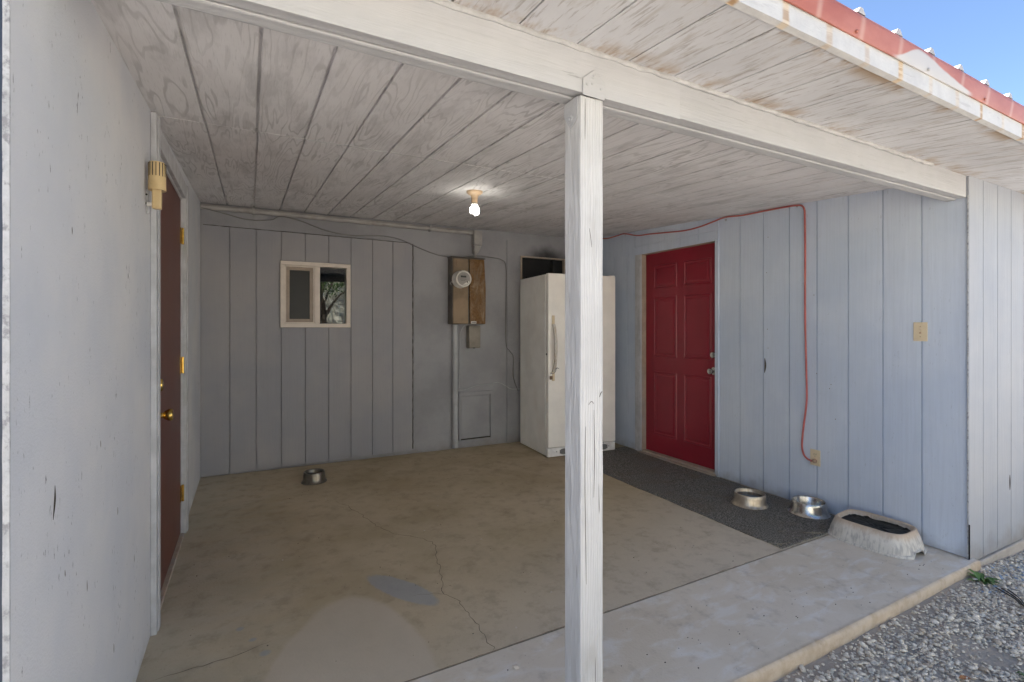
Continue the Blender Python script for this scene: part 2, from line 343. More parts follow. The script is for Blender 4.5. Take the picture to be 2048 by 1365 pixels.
def mat_ground():
    m = N("dirt_and_gravel"); p = m.pos()
    a = m.noise(p, 3, 5, .6); v = m.vor(p, 42, 'F1', 0); vc = m.vor(p, 42, 'F1', 1)
    c = m.mix(m.st(a, .3, .7), (.38, .33, .275), (.46, .41, .35))
    g = m.mix(m.st(m.sep(vc)[0], 0, 1), (.42, .39, .36), (.56, .53, .49))
    far = m.st(m.sep(p)[1], -1.0, -1.4)
    c = m.mix(m.math('MULTIPLY', far, m.st(v, .55, .3)), c, g)
    return m.out(c, .95, 0, m.bump(m.math('SUBTRACT', m.noise(p, 60, 3), m.math('MULTIPLY', v, far)), .6, .012), spec=.15)
M['ground'] = mat_ground()

def mat_gravel():
    m = N("gravel_stones"); p = m.pos()
    at = m.n("ShaderNodeAttribute"); at.attribute_name = "tone"; v = at.outputs['Fac']
    at2 = m.n("ShaderNodeAttribute"); at2.attribute_name = "hue"; h = at2.outputs['Fac']
    c = m.mix(v, (.46, .41, .34), (.92, .85, .74))
    c = m.mix(m.math('MULTIPLY', m.st(h, .90, .96), .6), c, (.40, .31, .23))
    c = m.mix(m.st(h, .999, 1.2), c, (.36, .46, .60))
    c = m.mix(m.math('MULTIPLY', m.st(m.noise(p, 160, 3), .45, .7), .3), c, (.30, .27, .24))
    return m.out(c, .85, 0, m.bump(m.noise(p, 240, 3), .3, .002), spec=.2)
M['gravel'] = mat_gravel()

def mat_glass():
    m = N("window_glass")
    fr = m.n("ShaderNodeFresnel"); fr.inputs[0].default_value = 1.75
    tr = m.n("ShaderNodeBsdfTransparent"); tr.inputs[0].default_value = (.80, .84, .82, 1)
    gl = m.n("ShaderNodeBsdfGlossy"); gl.inputs[1].default_value = .01
    m.put(gl.inputs['Normal'], m.bump(m.noise(m.pos(), 3.5, 2), .05, .01))
    mx = m.n("ShaderNodeMixShader"); o = m.n("ShaderNodeOutputMaterial")
    m.t.links.new(m.math('MULTIPLY', fr.outputs[0], 1.0), mx.inputs[0]); m.t.links.new(tr.outputs[0], mx.inputs[1]); m.t.links.new(gl.outputs[0], mx.inputs[2]); m.t.links.new(mx.outputs[0], o.inputs[0])
    return m.m
M['glass'] = mat_glass()
M['screen'] = simple("insect_screen", (.014, .014, .014), .4, bump=0, spec=.4)
def mat_bulb():
    m = N("lit_bulb"); return m.out((.9, .9, .9), .4, 0, None, emis=(1.0, .97, .86), estr=4.5)
M['bulb'] = mat_bulb()

# ------------------------------------------------------------------ mesh helpers
C = scene.collection
class B:
    def __init__(s): s.v = []; s.f = []
    def add(s, vs, fs):
        o = len(s.v); s.v += [tuple(x) for x in vs]; s.f += [tuple(i + o for i in f) for f in fs]; return s
    def box(s, a, b, mt=None):
        x0, y0, z0 = a; x1, y1, z1 = b
        vs = [(x, y, z) for z in (z0, z1) for y in (y0, y1) for x in (x0, x1)]
        if mt: vs = [mt @ Vector(v) for v in vs]
        return s.add(vs, [(0, 2, 3, 1), (4, 5, 7, 6), (0, 1, 5, 4), (2, 6, 7, 3), (0, 4, 6, 2), (1, 3, 7, 5)])
    def lathe(s, prof, n=32, mt=None, caps=True, sx=1, sy=1):
        vs = []; fs = []
        for r, z in prof:
            for i in range(n):
                a = 2 * pi * i / n; vs.append((r * cos(a) * sx, r * sin(a) * sy, z))
        for j in range(len(prof) - 1):
            for i in range(n):
                i2 = (i + 1) % n; fs.append((j * n + i, j * n + i2, (j + 1) * n + i2, (j + 1) * n + i))
        if caps: fs.append(tuple(range(n))[::-1]); fs.append(tuple(range((len(prof) - 1) * n, len(prof) * n)))
        if mt: vs = [mt @ Vector(v) for v in vs]
        return s.add(vs, fs)
    def prism(s, poly, d0, d1, fn):
        """poly of (a,b) extruded d0..d1; fn(a,b,d)->xyz"""
        n = len(poly); vs = [fn(a, b, d0) for a, b in poly] + [fn(a, b, d1) for a, b in poly]
        fs = [tuple(range(n)), tuple(range(2 * n - 1, n - 1, -1))] + [(i, i + n, (i + 1) % n + n, (i + 1) % n) for i in range(n)]
        return s.add(vs, fs)
    def tube(s, pts, r, n=8, smooth=6, closed=False):
        P = [Vector(p) for p in pts]
        if smooth > 1 and len(P) > 2:
            Q = []
            for i in range(len(P) - 1):
                p0 = P[max(i - 1, 0)]; p1 = P[i]; p2 = P[i + 1]; p3 = P[min(i + 2, len(P) - 1)]
                for j in range(smooth):
                    t = j / smooth
                    Q.append(.5 * ((2 * p1) + (-p0 + p2) * t + (2 * p0 - 5 * p1 + 4 * p2 - p3) * t * t + (-p0 + 3 * p1 - 3 * p2 + p3) * t ** 3))
            Q.append(P[-1]); P = Q
        vs = []; fs = []; up = None
        for i, p in enumerate(P):
            t = (P[min(i + 1, len(P) - 1)] - P[max(i - 1, 0)]).normalized()
            if up is None: up = t.orthogonal().normalized()
            up = (up - t * up.dot(t)).normalized(); w = t.cross(up)
            rr = r(i / (len(P) - 1)) if callable(r) else r
            for kx in range(n):
                a = 2 * pi * kx / n; vs.append(p + up * (cos(a) * rr) + w * (sin(a) * rr))
        for i in range(len(P) - 1):
            for kx in range(n):
                k2 = (kx + 1) % n; fs.append((i * n + kx, i * n + k2, (i + 1) * n + k2, (i + 1) * n + kx))
        fs.append(tuple(range(n))[::-1]); fs.append(tuple(range((len(P) - 1) * n, len(P) * n)))
        return s.add(vs, fs)

def make(name, b, mt, parent=None, smooth=False, bevel=0.0, label=None, world_coords=False):
    me = bpy.data.meshes.new(name); me.from_pydata([tuple(v) for v in b.v], [], b.f); me.update()
    bm = bmesh.new(); bm.from_mesh(me); bmesh.ops.recalc_face_normals(bm, faces=bm.faces)
    bm.to_mesh(me); bm.free()
    me.materials.append(M[mt] if isinstance(mt, str) else mt)
    o = bpy.data.objects.new(name, me); C.objects.link(o)
    if parent is not None:
        o.parent = parent
        if world_coords: o.location = -parent.location
    if smooth:
        for p in me.polygons: p.use_smooth = True
        try: me.set_sharp_from_angle(angle=radians(smooth if smooth is not True else 40))
        except Exception: pass
    if bevel:
        md = o.modifiers.new("bevel", 'BEVEL'); md.width = bevel; md.segments = 2; md.limit_method = 'ANGLE'; md.angle_limit = radians(35)
        for p in me.polygons: p.use_smooth = True
        try: me.set_sharp_from_angle(angle=radians(50))
        except Exception: pass
    if label: o['label'] = label
    return o
def thing(name, label, cat, loc=(0, 0, 0), rz=0, group=None, kind=None):
    o = bpy.data.objects.new(name, None); C.objects.link(o); o.location = loc; o.rotation_euler = (0, 0, rz); o.empty_display_size = .1
    return tag(o, label, cat, group, kind)
def tag(o, label=None, cat=None, group=None, kind=None):
    if label: o['label'] = label
    if cat: o['category'] = cat
    if group: o['group'] = group
    if kind: o['kind'] = kind
    return o
def lerp(a, b, t): return a + (b - a) * t

# ------------------------------------------------------------------ the shape of the place
XL, XR, YB, YF = -.367, 3.63, 4.868, 1.265
def floor_z(x, y):
    s = min(max((x - XL) / (XR - XL), -.2), 1.3); t = (y - YF) / (YB - YF)
    return lerp(lerp(-.035, -.062, s), lerp(0.0, -.035, s), t)
def ceil_z(x, y):
    s = min(max((x - XL) / (XR - XL), -.3), 1.6); t = (y - YF) / (YB - YF)
    return lerp(lerp(2.095, 2.134, s), lerp(2.316, 2.335, s), t)
def soffit_z(x, y):
    return lerp(2.123 - .012 * x, 2.148 - .005 * x, (y - .865) / .4)

def rough_bar(x0, x1, y0, y1, z0, z1, ax, n, amp, freq=6):
    """bar with slightly wavy arrises; ax = long axis"""
    b = B(); vs = []; fs = []
    for i in range(n + 1):
        t = i / n
        for q, (u, v) in enumerate(((0, 0), (.5, 0), (1, 0), (1, .5), (1, 1), (.5, 1), (0, 1), (0, .5))):
            if ax == 'x': p = Vector((lerp(x0, x1, t), lerp(y0, y1, u), lerp(z0, z1, v)))
            else: p = Vector((lerp(x0, x1, u), lerp(y0, y1, v), lerp(z0, z1, t)))
            nn = Vector((mnoise.noise(p * freq + Vector((q, 0, 0))), mnoise.noise(p * freq + Vector((0, q * 3, 5))), mnoise.noise(p * freq + Vector((9, 0, q))))) * amp
            if ax == 'x': nn.x = 0
            else: nn.z = 0
            vs.append(p + nn)
    for i in range(n):
        for q in range(8): a = i * 8 + q; c = i * 8 + (q + 1) % 8; fs.append((a, c, c + 8, a + 8))
    fs.append(tuple(range(8))[::-1]); fs.append(tuple(range(n * 8, n * 8 + 8)))
    return b.add(vs, fs)
TOP, BOT = 1e3, -1e3
def panel(b, fn, s0, s1, rows, grooves=(), holes=(), gd=.006, gw=.008, thick=.1, extra=()):
    """grooved sheet; fn(s,t,d)->xyz with d = distance out of the face; rows = sorted t breaks; holes=(s0,s1,t0,t1)"""
    br = {s0, s1}; gr = []
    for g in grooves:
        if s0 < g - gw and g + gw < s1: br |= {g - gw / 2, g + gw / 2}; gr.append((g - gw / 2, g + gw / 2))
    for h in holes: br |= {h[0], h[1]}
    for e in extra: br.add(e)
    S = sorted(br); T = sorted(set(rows) | {x for h in holes for x in h[2:4]})
    def hole(i, j):
        if i < 0 or j < 0 or i >= len(S) - 1 or j >= len(T) - 1: return True
        sm = (S[i] + S[i + 1]) / 2
        for h in holes:
            if h[0] < sm < h[1] and h[2] <= T[j] and T[j + 1] <= h[3]: return True
        return False
    def dep(i):
        sm = (S[i] + S[i + 1]) / 2
        return -gd if any(a < sm < c for a, c in gr) else 0.0
    for i in range(len(S) - 1):
        for j in range(len(T) - 1):
            if hole(i, j): continue
            a, c, d, e = S[i], S[i + 1], T[j], T[j + 1]; z = dep(i)
            def q(p): b.add([fn(*x) for x in p], [(0, 1, 2, 3)])
            q([(a, d, z), (c, d, z), (c, e, z), (a, e, z)]); q([(a, d, -thick), (c, d, -thick), (c, e, -thick), (a, e, -thick)])
            for ii, ss in ((i - 1, a), (i + 1, c)):
                if hole(ii, j): q([(ss, d, z), (ss, e, z), (ss, e, -thick), (ss, d, -thick)])
                elif ii > i and dep(ii) != z: q([(ss, d, z), (ss, e, z), (ss, e, dep(ii)), (ss, d, dep(ii))])
            for jj, tt in ((j - 1, d), (j + 1, e)):
                if hole(i, jj): q([(a, tt, z), (c, tt, z), (c, tt, -thick), (a, tt, -thick)])
    return b

# ================================================================== SETTING
# ground
b = B(); n = 60
gz = -.155
def base_h(x): t = min(max((x - 3.45) / 1.0, 0), 1); return -.108 - .047 * t * t * (3 - 2 * t)
def ground_h(x, y): return base_h(x) + .010 * (mnoise.noise(Vector((x * 1.3, y * 1.3, 0)))) - .004
vs = []; fs = []
xs = [-60, -30, -15, -8] + [-6 + .25 * i for i in range(65)] + [14, 30, 60]; ys = [-60, -30, -16, -10] + [-6 + .25 * i for i in range(40)] + [6, 10, 30, 60]
for y in ys:
    for x in xs: vs.append((x, y, ground_h(x, y) if abs(x) < 11 and -6.5 < y < 4 else base_h(x)))
for j in range(len(ys) - 1):
    for i in range(len(xs) - 1):
        a = j * len(xs) + i; fs.append((a, a + 1, a + 1 + len(xs), a + len(xs)))
b.add(vs, fs); g = make("ground", b, 'ground', smooth=True); tag(g, kind='structure')

# concrete floor of the porch and the strip in front of the joint
def slab(name, x0, x1, yfn0, yfn1, mt, zfn, front=False, rb=-.35):
    b = B(); nx = 48; ny = 24; vs = []; fs = []
    for j in range(ny + 1):
        for i in range(nx + 1):
            x = lerp(x0, x1, i / nx); y = lerp(yfn0(x), yfn1(x), j / ny)
            vs.append((x, y, zfn(x, y)))
    W = nx + 1
    for j in range(ny):
        for i in range(nx): a = j * W + i; fs.append((a, a + 1, a + 1 + W, a + W))
    b.add(vs, fs)
    # front face with a rounded, slightly uneven nosing
    prof = [(0, 0), (-.006, -.002), (-.012, -.009), (-.014, -.020), (-.014, -.060), (-.010, rb)] if front else [(0, 0), (0, -.03), (0, rb)]
    vs = []; fs = []
    for i in range(161):
        x = lerp(x0, x1, i / 160); y = yfn0(x); w = .006 * mnoise.noise(Vector((x * 5, 3, 0))) if front else 0
        for dy, dz in prof: vs.append((x, y + dy + (w if dz < -.001 else 0), zfn(x, y) + dz))
    K = len(prof)
    for i in range(160):
        for q in range(K - 1): a = i * K + q; fs.append((a, a + K, a + K + 1, a + 1))
    b.add(vs, fs)
    for x in (x0, x1):
        b.add([(x, yfn0(x), zfn(x, yfn0(x))), (x, yfn1(x), zfn(x, yfn1(x))), (x, yfn1(x), rb), (x, yfn0(x), rb)], [(0, 1, 2, 3)])
    o = make(name, b, mt, smooth=50); tag(o, kind='structure'); return o
JY = lambda x: 1.772 + .0165 * x
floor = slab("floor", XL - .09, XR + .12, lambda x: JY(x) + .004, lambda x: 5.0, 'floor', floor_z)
def step_z(x, y): return floor_z(x, y) - .001
path = slab("path", -2.6, XR + .04, lambda x: 1.232 + .005 * sin(x * 2.1), lambda x: JY(x) - .004, 'step', step_z, front=True)
# joint line and cracks (parts of the floor)
def ribbon(pts, w, name, parent, dz=.0012, jit=.006, seg=10, mt='crack'):
    Q = []
    for i in range(len(pts) - 1):
        for j in range(seg): Q.append((lerp(pts[i][0], pts[i + 1][0], j / seg), lerp(pts[i][1], pts[i + 1][1], j / seg)))
    Q.append(pts[-1]); R = []
    for i, (x, y) in enumerate(Q):
        R.append((x + jit * mnoise.noise(Vector((x * 23, y * 23, 1))) * 2, y + jit * mnoise.noise(Vector((x * 23, y * 23, 9))) * 2))
    vs = []; fs = []
    for i, (x, y) in enumerate(R):
        x2, y2 = R[min(i + 1, len(R) - 1)]; x1, y1 = R[max(i - 1, 0)]
        d = Vector((x2 - x1, y2 - y1)).normalized(); ww = w * (.45 + .9 * abs(mnoise.noise(Vector((i * .37, 2, w * 99))))) * min(1, (min(i, len(R) - 1 - i) + 1) / 6)
        for s in (-1, 1):
            px, py = x - d.y * ww * s, y + d.x * ww * s; vs.append((px, py, floor_z(px, py) + dz))
    for i in range(len(R) - 1): a = 2 * i; fs.append((a, a + 1, a + 3, a + 2))
    return make(name, B().add(vs, fs), mt, parent)
ribbon([(XL + .02, JY(XL)), (.6, JY(.6)), (1.6, JY(1.6)), (2.6, JY(2.6)), (3.6, JY(3.6))], .0026, "joint", floor, jit=.004, seg=40, mt='jointdirt')
ribbon([(.56, 3.85), (.662, 3.536), (.738, 3.196), (.80, 3.06), (.876, 2.994), (.95, 2.88), (.973, 2.807), (.938, 2.68), (.90, 2.5), (.847, 2.331), (.839, 2.272), (.875, 2.188), (.882, 2.037), (.879, 1.847), (.862, 1.78)], .0017, "crack", floor, jit=.010, seg=9)
ribbon([(.839, 2.272), (.80, 2.30), (.75, 2.315), (.70, 2.33)], .0009, "crack", floor, jit=.008)
ribbon([(-.33, 2.208), (-.168, 2.216), (-.034, 2.226), (.08, 2.262)], .0017, "crack", floor, jit=.006)

# ================================================================== THE HOUSE
house = thing("house", "weathered blue-grey wooden house with an open porch, two red doors and a red roof edge", "house", (1.6, 3.0, -.06))
def hp(name, b, mt, smooth=False, bevel=0.0, label=None, parent=None):
    """part of the house, built in world coordinates"""
    if parent is None: return make(name, b, mt, house, smooth, bevel, label, world_coords=True)
    return make(name, b, mt, parent, smooth, bevel, label)

# --- left side wall: flat plywood, door hole
LD = (2.615, 3.625, BOT, 2.052)
def f_left(s, t, d):
    x = XL + d
    z = ceil_z(x, s) + .03 if t == TOP else (floor_z(x, s) - .004 if t == BOT else t)
    return (x, s, z)
b = panel(B(), f_left, 1.163, YB + .1, [BOT, 2.052, TOP], holes=[LD], thick=.0105)
# fine panel joint
hp("wall", b, 'wall_left', label="flat grey plywood side wall with dark specks at the left")
b = rough_bar(XL - .0085, XL + .0006, 1.1585, 1.1625, -.02, 2.14, 'z', 120, .0006, 20)
hp("wall_edge", b, 'edge', label="peeling pale end of the left plywood wall")
b = B().box((-6.5, 1.185, -.14), (XL - .0115, 1.40, 2.11)); hp("wall", b, 'navy', label="dark blue front wall left of the porch")
hp("corner_board", B().box((XL - .10, 1.160, -.06), (XL - .0086, 1.1845, 2.10)), 'navy')
b = B(); b.tube([(XL + .0003, 1.385, .928), (XL + .0016, 1.381, .905), (XL + .0016, 1.377, .885), (XL + .0003, 1.374, .858)], lambda t: .0014 * sin(pi * min(max(t, .03), .97)) + .0003, 6, 4); hp("scrape", b, 'crack')
for (y, z, l) in ((1.75, .95, .02), (1.62, .62, .03), (1.95, .70, .025), (2.2, .45, .03), (1.5, 1.5, .018), (2.1, 1.45, .02), (1.9, .30, .03), (1.45, .72, .016)):
    b = B(); b.tube([(XL + .0001, y, z), (XL + .0008, y - .002, z - l * .5), (XL + .0001, y + .001, z - l)], lambda t: .0006 * sin(pi * min(max(t, .03), .97)) + .0002, 5, 3); hp("scrape", b, 'box_side')
# --- left door
dr = hp("door", B().box((XL - .045, 2.635, .012), (XL - .006, 3.612, 2.045)), 'door_brown', bevel=.003, label="flat brown-red door with brass knob in the left wall")
b = B()
for (y0, y1, z0, z1) in ((2.522, 2.607, -.03, 2.165), (3.625, 3.712, -.004, 2.145)):
    b.box((XL + .0005, y0, z0), (XL + .022, y1, z1))
    b.box((XL + .022, y0 + .028, z0), (XL + .0265, y1 - .012, z1 - .0))
b.box((XL + .0005, 2.6072, 2.056), (XL + .020, 3.6248, 2.147))
b.box((XL - .10, 2.6152, -.01), (XL - .0008, 2.632, 2.0518)); b.box((XL - .10, 3.614, -.01), (XL - .0008, 3.6248, 2.0518)); b.box((XL - .10, 2.6322, 2.047), (XL - .001, 3.6138, 2.0518))
make("door_frame", b, 'trim', dr, bevel=.0025)
make("threshold", B().box((XL - .1, 2.6325, -.014), (XL + .012, 3.6135, .006)), 'jamb', dr, bevel=.002)
for z in (1.823, 1.033, .25):
    b = B(); mt = Matrix.Translation((XL + .004, 3.6165, z - .05)); b.lathe([(.0, 0), (.0075, 0), (.0075, .1), (.0, .1)], 12, mt)
    b.box((XL - .0055, 3.578, z - .048), (XL - .003, 3.610, z + .048))
    make("hinge", b, 'brass', dr, smooth=True)
def knob(parent, y, z, x, sx, mt, prof, name):
    m4 = Matrix.Translation((x, y, z)) @ Matrix.Rotation(sx * pi / 2, 4, 'Y')
    return make(name, B().lathe(prof, 24, m4), mt, parent, smooth=True)
KN = [(.0, -.001), (.033, 0), (.034, .006), (.024, .010), (.013, .014), (.012, .028), (.019, .034), (.026, .046), (.0275, .058), (.024, .064), (.0, .066)]
DB = [(.0, -.001), (.030, 0), (.031, .004), (.028, .022), (.024, .027), (.012, .028), (.0, .028)]
knob(dr, 2.705, .868, XL - .006, 1, 'brass', KN, "door_knob"); knob(dr, 2.705, 1.005, XL - .006, 1, 'brass', DB, "deadbolt")

# --- back wall: stucco, with plywood siding over the left half
WIN = (.238, .844, 1.262, 1.861)
SW = (2.70, 3.30, 1.55, 2.075)
def f_back(off):
    def f(s, t, d):
        y = YB + off - d
        z = ceil_z(s, y) + .03 if t == TOP else (floor_z(s, y) - .02 if t == BOT else t)
        return (s, y, z)
    return f
hp("wall", panel(B(), f_back(.021), XL, XR + .1, [BOT, TOP], holes=[WIN, SW], thick=.10), 'stucco', label="rough stucco back wall behind the freezer")
def f_bs(s, t, d):
    z = (2.127 - .0085 * (s - XL)) if t == TOP else (.012 + .013 * (s - XL) / 1.8 if t == BOT else t)
    return (s + (.004 * mnoise.noise(Vector((t * 9, 0, 0))) if s > 1.44 else 0), YB - d, z)
g = [-.152 + .2003 * i for i in range(8)]
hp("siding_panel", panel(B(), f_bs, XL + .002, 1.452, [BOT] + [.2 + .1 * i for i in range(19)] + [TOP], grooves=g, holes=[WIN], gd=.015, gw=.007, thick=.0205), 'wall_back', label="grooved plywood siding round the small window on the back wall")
# ragged sealant down the right edge of the siding and along its top
b = B(); b.tube([(1.458 + .006 * mnoise.noise(Vector((i * .9, 1, 1))), YB + .012, .03 + i * .035) for i in range(60)], lambda t: .014 + .012 * mnoise.noise(Vector((t * 40, 5, 5))), 6, 1)
hp("sealant", b, 'wall_back', smooth=True)
b = B(); b.tube([(1.4535 + .003 * mnoise.noise(Vector((i * .7, 4, 1))), YB - .001, .04 + i * .035) for i in range(60)], lambda t: .0045 + .004 * mnoise.noise(Vector((t * 60, 2, 5))), 6, 1)
hp("gap", b, 'crack')
b = B(); b.tube([(XL + .02 + i * .04, YB - .0005, 2.128 - .0085 * (.02 + i * .04) + .0015 * mnoise.noise(Vector((i * .7, 4, 1)))) for i in range(45)], lambda t: .0022 + .002 * mnoise.noise(Vector((t * 50, 2, 5))), 6, 1)
hp("gap", b, 'crack')
b = B(); b.tube([(.25 + i * .04, YB + .006, 2.129 - .0085 * (.25 + i * .04 - XL) + .002 * mnoise.noise(Vector((i, 0, 0)))) for i in range(31)], lambda t: .005 + .003 * mnoise.noise(Vector((t * 30, 5, 5))), 6, 1)
hp("sealant", b, 'wall_back', smooth=True)
# proud sheet behind the freezer
hp("siding_panel", panel(B(), lambda s, t, d: (s, YB + .021 - d, t), 2.532, XR - .02, [.0, 2.238], holes=[SW], thick=-.0, gd=0) if False else panel(B(), lambda s, t, d: (s, YB + .009 - d, t), 2.532, XR - .002, [-.03, 2.236], holes=[SW], thick=.0115), 'stucco', label="flat painted sheet with a small sooty window behind the freezer")
# access hatch low on the wall
b = B(); y0, y1 = YB - .001, YB + .0205
for a, c, d, e in ((1.955, 2.36, .535, .575), (2.322, 2.36, .06, .5348), (1.955, 1.975, .06, .5348)): b.box((a, y0, d), (c, y1, e))
hf = hp("access_hatch", B().box((1.981, YB + .006, .082), (2.314, YB + .0202, .528)), 'stucco', label="small square access hatch low on the back wall")
make("hatch_frame", b, 'stucco', hf, bevel=.002)
b = B().box((1.962, YB + .0035, .066), (2.34, YB + .0203, .074)); make("hatch_sill", b, 'crack', hf)

# --- small sliding window
def frame_box(b, x0, x1, z0, z1, w, ya, yb, wz=None):
    wz = wz or w
    b.box((x0, ya, z0), (x1, yb, z0 + wz)); b.box((x0, ya, z1 - wz), (x1, yb, z1)); b.box((x0, ya, z0 + wz), (x0 + w, yb, z1 - wz)); b.box((x1 - w, ya, z0 + wz), (x1, yb, z1 - wz))
b = B(); x0, x1, z0, z1 = WIN
wv = hp("window", B().add([], []) if False else (lambda q: (frame_box(q, x0 + .001, x1 - .001, z0 + .001, z1 - .001, .036, YB - .022, YB + .075), q)[1])(B()), 'vinyl', bevel=.003, label="small sliding window with cream frame, insect screen on its left half")
b = B(); b.box((x0 + .288, YB - .016, z0 + .0375), (x0 + .334, YB + .07, z1 - .0375)); make("mullion", b, 'vinyl', wv, bevel=.002)
b = B(); frame_box(b, x0 + .038, x0 + .2875, z0 + .038, z1 - .038, .012, YB - .010, YB + .005); make("track", b, 'vinyl', wv, bevel=.0015)
b = B(); frame_box(b, x0 + .0505, x0 + .275, z0 + .0505, z1 - .0505, .028, YB - .002, YB + .012); make("sash", b, 'sash', wv, bevel=.002)
make("insect_screen", B().box((x0 + .0787, YB + .006, z0 + .0787), (x0 + .2467, YB + .008, z1 - .0787)), 'screen', wv)
make("pane", B().box((x0 + .335, YB + .018, z0 + .0375), (x1 - .0378, YB + .022, z1 - .0375)), 'glass', wv)
make("pane", B().box((x0 + .038, YB + .040, z0 + .0375), (x0 + .287, YB + .044, z1 - .0375)), 'glass', wv)
# --- little window over the freezer
x0, x1, z0, z1 = SW
b = B(); frame_box(b, x0 + .001, x1 - .001, z0, z1 - .001, .016, YB - .006, YB + .06)
sw = hp("window", b, 'jamb', bevel=.002, label="small dark window half hidden behind the freezer top")
make("pane", B().box((x0 + .0172, YB + .03, z0 + .0165), (x1 - .0172, YB + .034, z1 - .0172)), 'screen', sw)
b = B(); b.box((x0 + .43, YB + .002, z0 + .0165), (x0 + .46, YB + .028, z1 - .0172)); make("mullion", b, 'black', sw)
# dark rooms behind the windows
hp("room_wall", B().box((-.3, YB + .9, .8), (3.7, YB + 1.0, 2.3)), 'dark')

# --- right wall with grooved siding
RD = (2.972, 3.931, BOT, 2.028)
def f_right(off, tp=None, bt=None):
    def f(s, t, d):
        x = XR + off - d
        z = (tp if tp is not None else ceil_z(x, s) + .03) if t == TOP else ((bt if bt is not None else floor_z(x, s) + .004) if t == BOT else t)
        return (x, s, z)
    return f
rg = [1.485 + .2108 * i for i in range(4)] + [2.325, 2.541, 2.753]
hp("wall", panel(B(), f_right(0), 1.268, 2.9595, [BOT, TOP], grooves=rg, thick=.11, gd=.011, gw=.007), 'wall_right', label="blue-grey grooved plywood wall on the right, beside the red door")
hp("wall", panel(B(), f_right(0, tp=2.30), 2.9605, YB + .02, [BOT, 2.028, TOP], grooves=[4.153, 4.369, 4.58], holes=[(2.9605, 3.931, BOT, 2.028)], thick=.11, gd=.011, gw=.007), 'wall_right')
ug = [2.966 + .2115 * i for i in range(1, 8)]
hp("siding_panel", panel(B(), lambda s, t, d: (XR - .0135 - d + .004, s, 2.112 + .002 * sin(s * 9) if t == TOP else t), 2.962, 4.02, [2.03, TOP], grooves=ug, thick=.009, gd=.004, gw=.006), 'wall_right', label="narrow siding strip over the red door")
hp("siding_panel", panel(B(), lambda s, t, d: (XR - .0115 - d + .004, s, ceil_z(XR, s) + .01 if t == TOP else 2.117 + .002 * sin(s * 9)), 2.962, YB, [BOT, TOP], grooves=ug, thick=.007, gd=.004, gw=.006), 'wall_right', label="upper siding strip under the porch ceiling")
hp("siding_panel", panel(B(), lambda s, t, d: (XR - .0105 - d + .004, s, 2.1165 if t == TOP else 2.058), 4.024, YB, [BOT, TOP], grooves=ug, thick=.006, gd=.003, gw=.006), 'wall_right')
# trim boards beside the door
dr2 = None
b = B()
b.box((XR - .012, 2.9602, -.052), (XR + .05, 2.972, 2.0295))
b.box((XR - .0105, 2.9722, -.052), (XR + .068, 3.0, 2.0275))
b.box((XR - .004, 3.9312, -.05), (XR + .068, 3.99, 2.0275)) if False else None
hp("door_trim", b, 'wall_right', bevel=.003)
# red six panel door
door = hp("door", B().box((XR + .0625, 3.0005, -.018), (XR + .10, 3.929, 2.0255)), 'door_red', label="red six-panel door with silver knob in the right wall")
def emboss(b, y0, y1, z0, z1, X):
    """raised moulding ring and raised field"""
    def ring(o0, o1, h0, h1):
        c0 = [(y0 + o0, z0 + o0), (y1 - o0, z0 + o0), (y1 - o0, z1 - o0), (y0 + o0, z1 - o0)]
        c1 = [(y0 + o1, z0 + o1), (y1 - o1, z0 + o1), (y1 - o1, z1 - o1), (y0 + o1, z1 - o1)]
        b.add([(X - h0, y, z) for y, z in c0] + [(X - h1, y, z) for y, z in c1], [(i, (i + 1) % 4, (i + 1) % 4 + 4, i + 4) for i in range(4)])
    ring(0, .006, 0, .0065); ring(.006, .014, .0065, .0065); ring(.014, .022, .0065, .0005); ring(.022, .034, .0005, .0005); ring(.034, .046, .0005, .0055)
    o = .046; b.add([(X - .0055, y0 + o, z0 + o), (X - .0055, y1 - o, z0 + o), (X - .0055, y1 - o, z1 - o), (X - .0055, y0 + o, z1 - o)], [(0, 1, 2, 3)])
for (y0, y1) in ((3.095, 3.42), (3.505, 3.82)):
    for (z0, z1) in ((.165, .815), (.965, 1.575), (1.665, 1.90)):
        b = B(); emboss(b, y0, y1, z0, z1, XR + .0622); make("panel", b, 'door_red', door, smooth=20)
knob(door, 3.065, .87, XR + .0625, -1, 'chrome', KN, "door_knob"); knob(door, 3.065, 1.015, XR + .0625, -1, 'chrome', DB, "deadbolt")
make("strike_plate", B().box((XR + .02, 2.9995, .84), (XR + .05, 3.002, .90)), 'chrome', door)
b = B().box((XR + .001, 3.9295, -.02), (XR + .10, 3.9312, 2.0282)); b.box((XR - .002, 3.0, 2.0262), (XR + .10, 3.929, 2.0285)); make("jamb", b, 'jamb', door)
b = B().box((XR - .055, 2.985, -.06), (XR + .0, 3.945, -.030)); b.box((XR - .0, 3.001, -.06), (XR + .062, 3.929, -.019)); make("threshold", b, 'jamb', door, bevel=.003)
# loose casing board left of the door (far side)
b = B().box((XR - .009, 3.934, -.045), (XR - .0005, 4.02, 2.054)); hp("door_trim", b, 'trim', bevel=.002)
# small nails and scrapes of the siding
b = B()
for (y, z) in ((2.50, 1.98), (2.512, 1.7), (2.50, 1.1), (2.505, 1.25), (2.14, 1.5), (2.02, .86), (2.03, .83), (1.99, .62), (2.12, .93)):
    m4 = Matrix.Translation((XR, y, z)) @ Matrix.Rotation(-pi / 2, 4, 'Y'); hp("nail_head", B().lathe([(.0, 0), (.0035, 0), (.003, .0008), (0, .001)], 8, m4), 'box_side')
b = B(); b.tube([(XR - .0005, 2.528, 1.02), (XR - .002, 2.522, .96), (XR - .0005, 2.53, .90)], lambda t: .006 * sin(pi * t) + .001, 6, 4); hp("scrape", b, 'crack')
